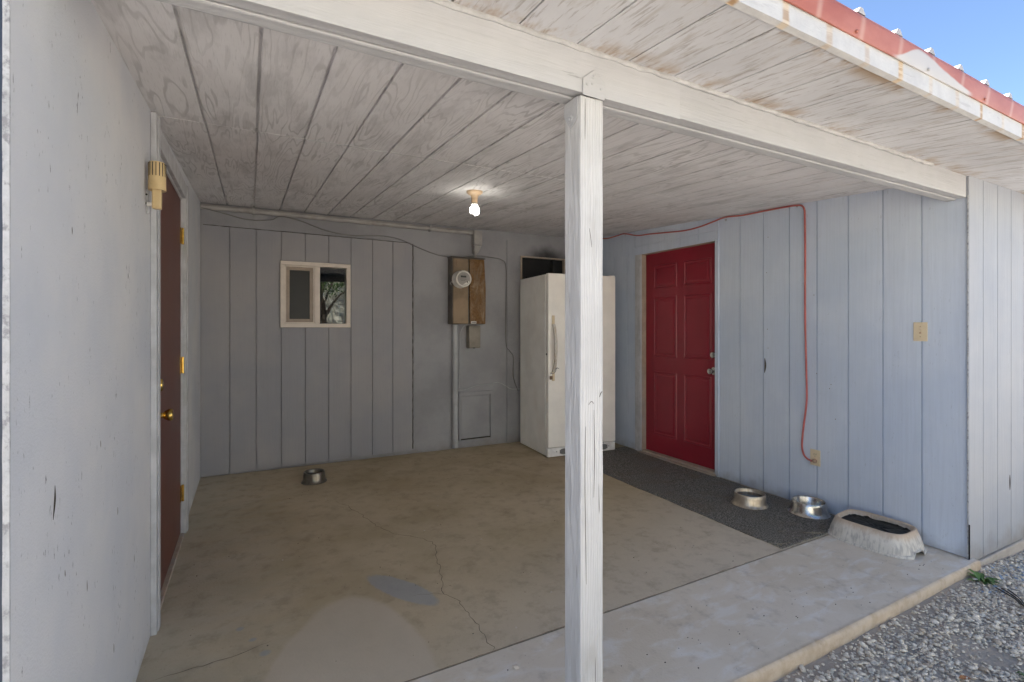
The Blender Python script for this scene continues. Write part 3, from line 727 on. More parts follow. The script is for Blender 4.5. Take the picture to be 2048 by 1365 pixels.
# --- front wall right of the porch
fg = [3.805 + .2015 * i for i in range(30)]
def f_front(s, t, d):
    z = soffit_z(min(s, 6), 1.258) + .02 if t == TOP else (-.082 - .012 * (s - XR) if t == BOT else t)
    return (s, 1.258 - d, z)
hp("wall", panel(B(), f_front, XR - .009, 9.0, [BOT, TOP], grooves=fg, thick=.0095, gd=.011, gw=.006), 'wall_front', label="pale grooved front wall right of the porch")
b = B(); b.box((XR - .012, 1.2605, -.06), (XR - .0005, 1.2675, 2.02)); hp("corner_gap", b, 'edge', bevel=.002)
b = B(); b.tube([(4.186, 1.2575, .345), (4.183, 1.2565, .30), (4.187, 1.2575, .25)], lambda t: .0028 * sin(pi * min(max(t, .03), .97)) + .0005, 6, 4); hp("scrape", b, 'crack')
b = B(); b.box((XR - .0125, 1.2535, -.058), (XR - .0095, 1.2600, .14)); hp("gap", b, 'dark')
vs = []; fs = []
b = B().box((XR - .02, 1.246, -.6), (9.0, 1.36, -.093)); hp("foundation", b, 'footing', bevel=.008, label="concrete footing under the front wall")
# --- hidden outer walls so the house is solid
for a, c in (((-6.5, 1.4, -.2), (-6.4, 9, 2.6)), ((9.0, 1.2, -.2), (9.1, 9, 2.6)), ((-6.5, 9.0, -.2), (9.1, 9.1, 2.6))):
    hp("wall", B().box(a, c), 'wall_front')

# --- ceiling and soffit
cg = [-.176 + .2045 * i for i in range(19)]
b = panel(B(), lambda s, t, d: (s + (0 if t < 2.59 else .006), t, ceil_z(s, t) - d), XL - .05, XR + .05, [1.33, 1.7, 2.1, 2.588], grooves=cg, thick=.016, gd=.013, gw=.0115)
ceil = hp("ceiling", b, 'ceiling', label="grey-white grooved plywood porch ceiling")
b = panel(B(), lambda s, t, d: (s + .003, t, ceil_z(s, t) - d - .001), XL - .05, XR + .05, [2.5905, 3.0, 3.5, 4.0, 4.5, YB + .12], grooves=cg, thick=.016, gd=.013, gw=.0095)
make("ceiling_sheet", b, 'ceiling', ceil)
make("ceiling_seam", B().tube([(.15 + .1 * i, 2.5895, ceil_z(.15 + .1 * i, 2.59) - .0012 + .0008 * mnoise.noise(Vector((i, 0, 0)))) for i in range(9)], .0016, 6, 2), 'caulk', ceil)
sg = [1.101 + .2058 * i for i in range(-30, 38)]
b = panel(B(), lambda s, t, d: (s, t, soffit_z(s, t) - d), -6.4, 9.0, [.872, .95, 1.0, 1.1, 1.2, 1.30], grooves=sg, thick=.016, gd=.011, gw=.006)
hp("soffit", b, 'soffit', label="weathered white soffit under the roof overhang")
# --- roof: boards, fascia, red edge, ribs
def roof_top(x, y): return soffit_z(min(max(x, -1), 5), .865) + .132 + .057 * (y - .865)
b = B()
vs = []
for x in (-6.8, 9.4):
    for y in (.868, 9.4): vs += [(x, y, soffit_z(0, .865) + .045 + .057 * (y - .865)), (x, y, 2.235 + .057 * (y - .865))]
b.add(vs, [(0, 1, 3, 2), (4, 6, 7, 5), (0, 4, 5, 1), (2, 3, 7, 6), (1, 5, 7, 3), (0, 2, 6, 4)])
roof = hp("roof", b, 'roofin')
b = B(); n = 80
for i in range(n):
    xa, xb = -2.8 + i * .15, -2.8 + (i + 1) * .15
    vs = []
    for x in (xa, xb):
        w = .0012 * mnoise.noise(Vector((x * 3, 0, 0)))
        zb = soffit_z(x, .865)
        vs += [(x, .845 + w, zb - .006), (x, .8655 + w, zb - .008), (x, .8655 + w, zb + .07), (x, .845 + w, zb + .07)]
    b.add(vs, [(0, 4, 5, 1), (1, 5, 6, 2), (2, 6, 7, 3), (3, 7, 4, 0)])
make("fascia", b, 'fascia', roof, label="white peeling fascia board with brown stains")
# curved red metal edge
prof = [(.843, .052), (.838, .052), (.8365, .056), (.8335, .075), (.830, .098), (.829, .112), (.832, .121), (.842, .127), (.90, .131)]
b = B(); vs = []; fs = []
for i in range(241):
    x = -2.8 + i * .05; w = .0022 * mnoise.noise(Vector((x * 4, 7, 0)))
    for (y, dz) in prof: vs.append((x, y + w, soffit_z(min(x, 6), .865) + dz + w * .5))
K = len(prof)
for i in range(240):
    for q in range(K - 1): a = i * K + q; fs.append((a, a + K, a + K + 1, a + 1))
b.add(vs, fs); make("roof_edge", b, 'red', roof, smooth=60, label="faded red metal edge along the roof")
for i in range(-10, 24):
    x = 1.666 + .225 * i
    b = B(); z = soffit_z(min(x, 6), .865) + .129
    poly = [(-.024, 0), (-.007, .019), (.007, .019), (.024, 0)]
    vs = [(x + a, .836, z + c) for a, c in poly] + [(x + a, 4.0, z + c + .057 * 3.164) for a, c in poly]
    b.add(vs, [(0, 1, 2, 3), (0, 4, 5, 1), (1, 5, 6, 2), (2, 6, 7, 3), (7, 6, 5, 4)])
    make("rib", b, 'roofin', roof)
b = B()
for i in range(-4, 12):
    x = 1.666 + .225 * 2 * i - .03
    m4 = Matrix.Translation((x, .8345, soffit_z(min(x, 6), .865) + .064)) @ Matrix.Rotation(pi / 2, 4, 'X'); make("screw", B().lathe([(0, 0), (.006, 0), (.006, .003), (0, .006)], 8, m4), 'red', roof)
pass

# --- beam (two boards) and post
beam = hp("beam", rough_bar(XL - .4, XR - .013, 1.268, 1.312, 2.008, 2.165, 'x', 120, .0012, 3), 'beam_rough', smooth=50, bevel=.003, label="off-white double beam across the front of the porch")
make("beam_board", rough_bar(XL - .4, XR - .013, 1.3155, 1.362, 2.002, 2.16, 'x', 120, .0012, 3), 'beam_rough', beam, smooth=50, bevel=.004)
make("facing_board", rough_bar(XL - .4, 1.348, 1.2635, 1.2675, 2.003, 2.158, 'x', 60, .0004, 3), 'beam', beam, smooth=50, bevel=.0015)
make("caulk", B().tube([(XL - .4 + .03 * i, 1.262 + .004 * mnoise.noise(Vector((i * .4, 1, 2))), soffit_z(XL - .4 + .03 * i, 1.265) - .004 + .006 * mnoise.noise(Vector((i * .6, 5, 0)))) for i in range(133)], lambda t: .010 + .005 * mnoise.noise(Vector((t * 120, 3, 3))), 7, 1), 'caulk', beam, smooth=True)
make("caulk", B().tube([(XL + .03 * i, 1.3138, 2.0045 + .001 * mnoise.noise(Vector((i * .4, 5, 0)))) for i in range(130)], lambda t: .003 + .001 * mnoise.noise(Vector((t * 90, 3, 3))), 6, 1), 'beam', beam, smooth=True)
PX0, PX1, PY0, PY1 = .920, 1.009, 1.270, 1.359
post = hp("post", rough_bar(PX0, PX1, PY0, PY1, floor_z(.96, 1.3), 1.999, 'z', 160, .0016, 7), 'post', smooth=50, bevel=.004, label="rough white painted wooden post with long cracks holding up the beam")
br = B().prism([(PX0 + .002, 1.996), (PX1 - .002, 1.994), (PX1 - .002, 2.05), (lerp(PX0, PX1, .52), 2.082), (PX0 + .002, 2.048)], 1.2625, 1.2595, lambda a, c, d: (a, d, c))
bk = make("bracket", br, 'beam', post, bevel=.001)
b = B()
for (x, z) in ((.937, 2.03), (.96, 2.057), (.958, 2.036), (.993, 2.026), (.965, 2.066)):
    m4 = Matrix.Translation((x, 1.2597, z)) @ Matrix.Rotation(pi / 2, 4, 'X'); make("screw", B().lathe([(0, 0), (.0045, 0), (.004, .002), (0, .003)], 10, m4), 'beam', bk, smooth=True)
br = B().prism([(PY0 + .010, 1.998), (PY1 - .004, 1.998), (PY1 - .002, 1.955), (lerp(PY0, PY1, .55), 1.905), (PY0 + .012, 1.935)], PX0 - .0015, PX0 - .0045, lambda a, c, d: (d, a, c))
bk = make("bracket", br, 'beam', post, bevel=.001)
m4 = Matrix.Translation((PX0 - .0044, PY0 + .048, 1.938)) @ Matrix.Rotation(-pi / 2, 4, 'Y'); make("screw", B().lathe([(.0, 0), (.010, 0), (.010, .003), (.006, .004), (.005, .001), (0, .001)], 14, m4), 'beam', bk, smooth=True)
# long open cracks on the post
def post_crack(pts, w):
    b = B(); b.tube(pts, lambda t: w * (.35 + .65 * sin(pi * min(max(t, .02), .98))) , 5, 4); return make("crack", b, 'crack', post)
post_crack([(PX0 + .020, PY0 - .0005, .95), (PX0 + .016, PY0 - .0005, .80), (PX0 + .019, PY0 - .0005, .62), (PX0 + .022, PY0 - .0005, .45)], .0011)
post_crack([(PX0 + .018, PY0 - .0005, 1.99), (PX0 + .0175, PY0 - .0005, 1.93), (PX0 + .017, PY0 - .0005, 1.86)], .0009)
post_crack([(PX0 + .034, PY0 - .0005, 1.58), (PX0 + .040, PY0 - .0003, 1.545), (PX0 + .043, PY0 - .0005, 1.52)], .0010)
post_crack([(PX0 + .052, PY0 - .0005, 1.0), (PX0 + .054, PY0 - .0005, .86), (PX0 + .051, PY0 - .0005, .72)], .0008)
post_crack([(PX1 - .004, PY0 - .0006, 1.058), (PX1 - .010, PY0 - .0006, 1.052), (PX1 - .015, PY0 - .0006, 1.040)], .0016)
post_crack([(PX0 + .030, PY0 - .0006, 1.018), (PX0 + .040, PY0 - .0006, 1.028), (PX0 + .047, PY0 - .0006, 1.026), (PX0 + .050, PY0 - .0006, 1.020)], .0010)

# ================================================================== THINGS ON THE BACK WALL
# electric meter cabinet
mb = thing("meter_cabinet", "rusty brown electric meter cabinet with a round white meter, on the stucco wall", "meter box", (2.015, YB + .02, 1.29))
L = lambda x, y, z: (x - 2.015, y - YB - .02, z - 1.29)
make("cabinet", B().box(L(1.835, YB - .105, 1.298), L(2.196, YB + .018, 1.985)), 'box_side', mb, bevel=.004)
make("hood", B().prism([(YB - .135, 1.980), (YB - .13, 1.992), (YB - .1, 1.997), (YB + .018, 1.997), (YB + .018, 1.9865), (YB - .10, 1.9865)], 1.832, 2.198, lambda a, c, d: L(d, a, c)), 'box_side', mb)
make("cover", B().box(L(1.842, YB - .121, 1.302), L(2.008, YB - .106, 1.975)), 'rust_part', mb, bevel=.003, label="stained grey left cover")
b = B(); vs = []
for d in (YB - .106, YB - .13):
    vs += [L(2.026, d - .004, 1.306), L(2.200, d, 1.300), L(2.203, d - .004, 1.66), L(2.186, d, 1.976), L(2.020, d, 1.972), L(2.022, d, 1.6)]
b.add(vs, [tuple(range(6)), tuple(range(11, 5, -1))] + [(i, i + 6, (i + 1) % 6 + 6, (i + 1) % 6) for i in range(6)])
make("cover", b, 'rust', mb, label="bent rusty orange right cover")
st = make("sticker", B().box(L(2.034, YB - .1355, 1.303), L(2.094, YB - .1345, 1.328)), 'white_plastic', mb)
b = B()
for i, (a, w) in enumerate(((.008, .008), (.020, .004), (.027, .007), (.037, .005), (.045, .006))): b.box(L(2.034 + a, YB - .1362, 1.311), L(2.034 + a + w, YB - .1356, 1.321))
make("marks", b, 'black', st)
cx, cz = 1.914, 1.757
R = Matrix.Rotation(pi / 2, 4, 'X')
mt = make("meter", B().lathe([(.0, 0), (.086, 0), (.090, .004), (.090, .018), (.084, .024), (.080, .028), (.078, .088), (.084, .092), (.086, .098), (.084, .108), (.074, .112), (.070, .106), (.0, .106)], 40, Matrix.Translation(L(cx, YB - .121, cz)) @ R), 'white_plastic', mb, smooth=30)
make("dial", B().lathe([(0, .1065), (.068, .1065), (.068, .1085), (0, .1085)], 36, Matrix.Translation(L(cx, YB - .121, cz)) @ R), simple("meter_face", (.30, .285, .27), .5, bump=0), mt)
make("display", B().box(L(cx - .034, YB - .2315, cz + .012), L(cx + .026, YB - .2298, cz + .032)), 'black', mt)
b = B()
for i in range(7): b.box(L(cx - .036 + .0095 * i, YB - .2312, cz - .006), L(cx - .030 + .0095 * i, YB - .2298, cz - .002))
for i in range(4): b.box(L(cx - .030 + .011 * i, YB - .2312, cz - .020), L(cx - .022 + .011 * i, YB - .2298, cz - .017))
for i in range(5): b.box(L(cx - .022 + .008 * i, YB - .2312, cz + .044), L(cx - .017 + .008 * i, YB - .2298, cz + .048))
make("marks", b, 'black', mt)
make("label_plate", B().prism([(cx - .012, cz - .062), (cx + .052, cz - .018), (cx + .058, cz - .034), (cx + .03, cz - .058)], YB - .2308, YB - .2298, lambda a, c, d: L(a, d, c)), 'white_plastic', mt)
b = B().lathe([(0, .1085), (.007, .1085), (.007, .112), (0, .112)], 12, Matrix.Translation(L(cx + .038, YB - .121, cz - .032)) @ R); make("button", b, 'black', mt)
make("seal", B().tube([L(cx - .088, YB - .135, cz - .02), L(cx - .105, YB - .14, cz - .035), L(cx - .108, YB - .14, cz - .055), L(cx - .095, YB - .135, cz - .06)], .005, 6), 'chrome', mt)
jb = thing("junction_box", "small narrow grey metal box under the rusty meter cabinet", "junction box", (2.105, YB + .02, 1.045))
make("body", B().box((-.062, -.082, 0), (.064, 0, .238)), 'box_small', jb, bevel=.004); make("lid", B().box((-.060, -.088, .004), (.066, -.0825, .234)), 'box_small', jb, bevel=.002)
make("latch", B().box((-.02, -.092, -.004), (.004, -.0885, .004)), 'black', jb)
# pipes
o = make("service_pipe", B().lathe([(.031, 0), (.031, 1.29)], 24, Matrix.Translation((1.905, YB - .014, .001))), 'pipe', smooth=60); tag(o, "thick grey painted pipe running from the meter cabinet down to the floor", "pipe")
cd = thing("conduit", "grey conduit running under the ceiling along the back wall to the meter cabinet", "conduit", (.9, YB - .02, 2.27))
Lc = lambda x, y, z: (x - .9, y - YB + .02, z - 2.27)
make("pipe", B().tube([Lc(XL + .003, YB - .012, 2.277), Lc(.6, YB - .012, 2.279), Lc(1.4, YB - .012, 2.278), Lc(2.12, YB - .012, 2.276)], .023, 14, 4), 'conduit', cd, smooth=60)
b = B(); b.box(Lc(2.105, YB - .055, 2.14), Lc(2.20, YB + .018, 2.298)); b.prism([(2.108, 2.1398), (2.197, 2.1398), (2.152, 2.055), (2.108, 2.055)], YB - .05, YB + .012, lambda a, c, d: Lc(a, d, c))
make("elbow", b, 'conduit', cd, bevel=.006)
make("connector", B().tube([Lc(2.128, YB - .03, 2.06), Lc(2.126, YB - .04, 2.0)], .014, 12, 1), 'conduit', cd, smooth=60)
b = B()
for x in (.02, 1.62): make("strap", B().box(Lc(x, YB - .037, 2.252), Lc(x + .018, YB + .018, 2.304)), 'conduit', cd)
# wires
W = lambda x, z, y=YB - .012: (x, y, z)
o = make("cable", B().tube([W(XL + .01, 2.262, YB - .03), W(-.2, 2.235), W(-.02, 2.2), W(.16, 2.215), (.245, YB - .045, 2.248), W(.42, 2.228), W(.62, 2.165), W(.85, 2.138), W(1.15, 2.158), W(1.32, 2.14), W(1.5, 2.075), W(1.75, 2.005), (2.0, YB - .0, 1.985 + .02), (2.13, YB - .06, 2.005 + .02), W(2.34, 2.03, YB + .01), W(2.46, 2.015, YB + .01), W(2.515, 1.95, YB + .01), W(2.52, 1.7, YB + .01), W(2.516, 1.4, YB + .01), W(2.520, 1.08, YB + .01), W(2.56, 1.0, YB - .005), W(2.60, .93, YB - .01), W(2.60, .72, YB - .01), W(2.66, .55, YB - .01)], .0042, 7, 8), 'wire', smooth=True)
tag(o, "thin grey cable sagging along the back wall and down behind the freezer", "cable")
o = make("cable", B().tube([W(1.94, .60, YB + .012), W(2.03, .60, YB + .012), W(2.16, .635, YB + .012), W(2.32, .645, YB + .012), W(2.42, .655, YB + .012), W(2.50, .62, YB + .004), W(2.58, .575, YB + .004), W(2.7, .57, YB + .004)], .004, 7, 8), 'pipe', smooth=True)
tag(o, "short painted cable above the access hatch beside the freezer", "cable")
o = make("cable", B().tube([W(2.05, 1.30, YB - .03), W(2.0, 1.27, YB - .01), W(1.965, 1.2), W(1.958, 1.05), W(1.955, .8), W(1.952, .62)], .0045, 7, 6), 'pipe', smooth=True)
tag(o, "short painted cable curving from the meter cabinet down beside the thick pipe", "cable")

# ================================================================== LAMPS
lx, ly = 1.402, 3.20; lz = ceil_z(lx, ly)
lamp = thing("ceiling_lamp", "bare lit spiral bulb in a cream porcelain holder on the ceiling", "lamp", (lx, ly, lz))
F = Matrix.Rotation(pi, 4, 'X')
make("lamp_holder", B().lathe([(0, 0), (.056, 0), (.058, .004), (.056, .012), (.046, .022), (.030, .030), (.025, .040), (.023, .055), (.021, .0555), (.021, .060), (.023, .061), (.023, .082), (.018, .084), (0, .084)], 36, F), 'lampbase', lamp, smooth=35)
bulb = make("bulb_base", B().lathe([(0, .082), (.017, .082), (.024, .088), (.025, .096), (.017, .103), (.010, .106), (0, .106)], 24, F), 'white_plastic', lamp, smooth=35)
pts = []
for i in range(73):
    a = i / 72 * 2 * pi * 3.2; t = i / 72; r = .021 + .006 * sin(pi * t); pts.append((r * cos(a), r * sin(a), -.112 - .047 * t))
make("spiral_tube", B().tube([(0, 0, -.105)] + pts, .0085, 8, 2), 'bulb', bulb, smooth=True)
# wall lamp on the left wall
wl = thing("wall_lamp", "small yellowed plastic wall lamp with slotted shade beside the brown-red door", "lamp", (XL, 2.405, 1.765))
b = B().box((.0005, .018, -.045), (.006, .040, .055)); b.box((.006, .020, -.043), (.009, .038, .053)); pl = make("wall_plate", b, 'trim', wl, bevel=.001)
b = B()
for z in (.03, -.005): make("screw", B().lathe([(0, 0), (.004, 0), (.004, .002), (0, .002)], 10, Matrix.Translation((.0030, .0165, z)) @ Matrix.Rotation(pi / 2, 4, 'X')), 'black', pl)
make("arm", B().box((.0062, -.006, -.018), (.032, .012, -.004)), 'white_plastic', wl, bevel=.002)
make("stem", B().box((.024, -.014, -.028), (.055, .014, .052)), 'yellowed', wl, bevel=.004)
sh = B().lathe([(.0, .050), (.016, .048), (.0305, .046), (.0305, .052), (.0285, .148), (.026, .157), (.018, .160), (0, .160)], 32, Matrix.Translation((.040, 0, 0)))
sh = make("lamp_shade", sh, 'yellowed', wl, smooth=35)
b = B()
for i in range(16):
    a = 2 * pi * i / 16; m4 = Matrix.Translation((.040, 0, 0)) @ Matrix.Rotation(a, 4, 'Z'); b.box((.0275, -.0013, .10), (.0302, .0013, .153), m4)
make("slot", b, 'black', sh)

# ================================================================== FREEZER
fz = thing("freezer", "tall cream upright freezer with curved handle in the back corner, partly behind the post", "freezer", (3.03, 4.44, floor_z(3.0, 4.44)), radians(-4.5))
Wf, Df, Hf = .80, .67, 1.835; x0, x1 = -Wf / 2, Wf / 2; yf, yb = -Df / 2, Df / 2
make("body", B().box((x0, yf + .062, .012), (x1, yb, Hf - .006)), 'freezer_side', fz, bevel=.006)
b = B()
for sx in (x0 + .06, x1 - .06):
    for sy in (yf + .1, yb - .06): make("foot", B().lathe([(.018, 0), (.018, .012)], 12, Matrix.Translation((sx, sy, 0))), 'black', fz)
make("gasket", B().box((x0 + .008, yf + .052, .105), (x1 - .008, yf + .0615, Hf - .012)), 'gasket', fz)
fd = make("door", B().box((x0, yf, .100), (x1, yf + .0515, Hf)), 'freezer', fz, bevel=.007)
b = B(); hx = x0 + .055

for za in (1.325, .765): make("handle_cap", B().box((hx - .014, yf - .010, za), (hx + .014, yf - .0005, za + .09)), 'ivory', fd, bevel=.002)
vs = []; fs = []; nn = 24
for i in range(nn + 1):
    t = i / nn; z = lerp(.855, 1.33, t); o = sin(pi * t) ** .6
    yc = yf - .012 - .040 * o; xo = hx + .006 * o
    for (dx, dy) in ((-.017, .008), (-.013, -.008), (.012, -.008), (.018, .008)): vs.append((xo + dx, yc + dy, z))
for i in range(nn):
    for q in range(4): a = i * 4 + q; c = i * 4 + (q + 1) % 4; fs.append((a, c, c + 4, a + 4))
fs += [(0, 1, 2, 3), (nn * 4 + 3, nn * 4 + 2, nn * 4 + 1, nn * 4)]
make("handle", B().add(vs, fs), 'handle', fd, smooth=50)
make("hinge", B().box((x1 - .07, yf + .004, Hf + .0005), (x1 - .01, yf + .05, Hf + .008)), 'grille', fz, bevel=.002)
gr = make("grille", B().box((x0 + .002, yf + .006, .008), (x1 - .002, yf + .055, .094)), 'grille', fz, bevel=.004)
for cxg in (x0 + .19, x1 - .155):
    b = B()
    for i in range(-4, 5):
        h = .026 * math.sqrt(max(0, 1 - (i / 5) ** 2)) + .003; b.box((cxg + i * .0125 - .004, yf + .0035, .052 - h), (cxg + i * .0125 + .004, yf + .0058, .052 + h))
    make("vent", b, 'black', gr)
for cxg in (x0 + .10, x1 - .08): make("screw", B().lathe([(0, 0), (.005, 0), (0, .002)], 8, Matrix.Translation((cxg, yf + .0058, .055)) @ Matrix.Rotation(pi / 2, 4, 'X')), 'black', gr)
make("lock", B().lathe([(0, 0), (.010, 0), (.009, .004), (0, .004)], 14, Matrix.Translation((x0 + .001, yf + .032, 1.03)) @ Matrix.Rotation(-pi / 2, 4, 'Y')), 'black', fz)
# chain and padlock hanging from the handle
Mx = Matrix.Translation(fz.location) @ Matrix.Rotation(radians(-4.5), 4, 'Z')
chl = Mx @ Vector((hx - .01, yf - .045, .87))
ch = thing("padlock", "small padlock on a dark chain looped round the freezer handle", "padlock", tuple(chl))
b = B()
for i in range(11):
    t = i / 10; p = Vector((.045 - .085 * t, -.004 + .01 * sin(t * 9), .022 - .050 * t + .012 * sin(t * 7)))
    m4 = Matrix.Translation(p) @ Matrix.Rotation(i * pi / 2, 4, 'X') @ Matrix.Rotation(.5, 4, 'Y')
    b.tube([m4 @ Vector((.0075 * cos(a), .0045 * sin(a), 0)) for a in [2 * pi * q / 8 for q in range(9)]], .0017, 5, 1)
make("chain", b, 'wire', ch)
make("lock_body", B().box((-.052, -.010, -.085), (-.024, .008, -.050)), 'rust_part', ch, bevel=.003)
make("shackle", B().tube([(-.047, -.001, -.052), (-.047, -.001, -.034), (-.038, -.001, -.025), (-.029, -.001, -.034), (-.029, -.001, -.052)], .0026, 6, 4), 'chrome', ch, smooth=True)

# ================================================================== RIGHT WALL: cord, outlet, switch
outl = thing("wall_outlet", "ivory outlet cover low on the right wall with an orange cord plugged in", "outlet", (XR, 2.128, .318))
b = B().box((-.0055, -.036, -.058), (-.0004, .036, .058)); make("cover_plate", b, 'ivory', outl, bevel=.002)
b = B().lathe([(0, 0), (.0165, 0), (.0165, .0018), (0, .0018)], 20, Matrix.Translation((-.0052, 0, .021)) @ Matrix.Rotation(-pi / 2, 4, 'Y'))
b.lathe([(0, 0), (.0165, 0), (.0165, .0018), (0, .0018)], 20, Matrix.Translation((-.0052, 0, -.021)) @ Matrix.Rotation(-pi / 2, 4, 'Y'))
sk = make("socket", b, 'ivory', outl)
b = B().box((-.0076, -.0085, .021), (-.0069, -.0060, .031)); b.box((-.0076, .0055, .020), (-.0069, .0080, .032)); b.box((-.0076, -.002, .009), (-.0069, .002, .014)); make("slot", b, 'black', sk)
cord = thing("extension_cord", "red-orange extension cord stapled along the top of the right wall and dropping to the outlet", "cord", (XR - .012, 2.2, 1.2))
cp = [(4.62, 2.31), (4.476, 2.283), (4.30, 2.286), (4.178, 2.294), (3.98, 2.235), (3.796, 2.22), (3.60, 2.20), (3.336, 2.176), (3.161, 2.18), (3.0, 2.20), (2.888, 2.213), (2.72, 2.196), (2.563, 2.192), (2.40, 2.199), (2.29, 2.200), (2.250, 2.176), (2.222, 2.168), (2.203, 2.140), (2.198, 2.08), (2.195, 1.8), (2.196, 1.468), (2.193, 1.2), (2.187, .95), (2.184, .731), (2.205, .55), (2.214, .469), (2.219, .38), (2.205, .325), (2.180, .300), (2.158, .293)]
make("cable", B().tube([(XR - .014 - XR + .012, y - 2.2, min(z, ceil_z(XR, y) - .010) - 1.2) for y, z in cp] + [(-.020, 2.140 - 2.2, .295 - 1.2)], .0068, 8, 8), 'cord', cord, smooth=True)
b = B().lathe([(0, 0), (.014, 0), (.0155, .008), (.015, .022), (.010, .030), (.006, .034), (0, .034)], 18, Matrix.Translation((.003, 2.130 - 2.2, .297 - 1.2)) @ Matrix.Rotation(-pi / 2, 4, 'Y') @ Matrix.Rotation(radians(35), 4, 'X')); make("plug", b, 'plug', cord, smooth=True)
for (y, z) in ((2.262, 2.196), (2.888, 2.212), (4.178, 2.292)):
    b = B().tube([(.011, y - 2.2 - .006, z - 1.2 - .006), (-.012, y - 2.2 - .006, z - 1.2 - .001), (-.012, y - 2.2 + .006, z - 1.2 + .001), (.011, y - 2.2 + .006, z - 1.2 + .006)], .0014, 6, 3); b.box((.004, y - 2.2 - .004, z - 1.2 - .03), (.011, y - 2.2 + .004, z - 1.2 - .012)); make("staple", b, 'chrome', cord)
swi = thing("light_switch", "ivory toggle light switch near the outer end of the right wall", "light switch", (XR, 1.492, 1.238))
make("cover_plate", B().box((-.0055, -.036, -.058), (-.0004, .036, .058)), 'ivory', swi, bevel=.002)
tg = make("toggle", B().box((-.016, -.0045, -.002), (-.0056, .0045, .011)), 'ivory', swi, bevel=.001)
make("slot", B().box((-.0064, -.0055, -.0125), (-.0056, .0055, .0125)), 'plug', swi)
b = B()
for z in (.031, -.031): make("screw", B().lathe([(0, 0), (.0032, 0), (0, .0015)], 10, Matrix.Translation((-.0055, 0, z)) @ Matrix.Rotation(-pi / 2, 4, 'Y')), 'plug', swi)

# ================================================================== MAT, BOWLS, TROUGH
b = B(); vs = []; fs = []; mx0, mx1, my0, my1 = 2.785, 3.60, 1.832, 4.15; nx, ny = 20, 60
for lv, dz in ((0, .0095), (1, .0008)):
    for j in range(ny + 1):
        for i in range(nx + 1):
            x = lerp(mx0, mx1, i / nx); y = lerp(my0, my1, j / ny)
            if i == 0: x += .010 * mnoise.noise(Vector((y * 6, 0, 0))) + .012 * mnoise.noise(Vector((y * 1.4, 4, 0)))
            if j == 0: y += .006 * mnoise.noise(Vector((x * 9, 3, 0))) + .016 * (x - mx0)
            w = .003 * mnoise.noise(Vector((x * 3, y * 3, 0))) if lv == 0 else 0
            if lv == 0 and i == 0 : w = -.004
            vs.append((x, y, floor_z(x, y) + dz + w))
Wd = nx + 1; o2 = Wd * (ny + 1)
for j in range(ny):
    for i in range(nx): a = j * Wd + i; fs.append((a, a + 1, a + 1 + Wd, a + Wd))
for j in range(ny):
    for i in (0, nx): a = j * Wd + i; fs.append((a, a + Wd, a + Wd + o2, a + o2))
for i in range(nx):
    for j in (0, ny): a = j * Wd + i; fs.append((a, a + 1, a + 1 + o2, a + o2))
o = make("floor_mat", b.add(vs, fs), 'mat', smooth=50); tag(o, "long dark worn carpet mat on the concrete along the right wall", "mat")

def bowl(loc, r, h, rimr, mt, fill, label, rz=0, fillm='water'):
    t = thing("dog_bowl", label, "dog bowl", loc, rz, "metal dog bowls on the porch floor")
    prof = [(r, 0), (r + .001, .003), (r - .004, .008), (lerp(r, rimr, .62), h * .30), (rimr + .007, h * .75), (rimr + .003, h * .95), (rimr, h), (rimr - .004, h * .985), (rimr - .007, h * .90), (rimr - .012, h * .45), (rimr * .8, h * .20), (0, h * .17)]
    make("bowl", B().lathe(prof, 48, caps=False), mt, t, smooth=60)
    make("base_ring", B().lathe([(r - .012, .0), (r - .001, 0), (r - .001, .002), (r - .012, .002)], 40, caps=False), 'black', t)
    if fill: make("water" if fillm == 'water' else "kibble", B().lathe([(0, fill * h), (rimr - .0165, fill * h)][::-1], 40, caps=False) if False else B().lathe([(rimr - .0078 - .004 * max(0, .9 - fill) / .45, fill * h), (rimr * .5, fill * h), (.001, fill * h)], 40, caps=False), fillm, t)
    return t
mz = .0095
bowl((3.262, 2.392, floor_z(3.26, 2.39) + mz), .124, .086, .102, 'steel_dirty', .72, "dirty steel dog bowl full of water, the one farther from the beige trough", fillm='water')
bowl((3.487, 2.092, floor_z(3.48, 2.09) + mz), .131, .088, .104, 'steel', 0, "shinier empty steel dog bowl next to the beige trough")
bowl((.470, 4.375, floor_z(.47, 4.37)), .100, .086, .078, 'steel_dark', .6, "small dull steel dog bowl alone on the floor by the back wall", fillm='kibble')

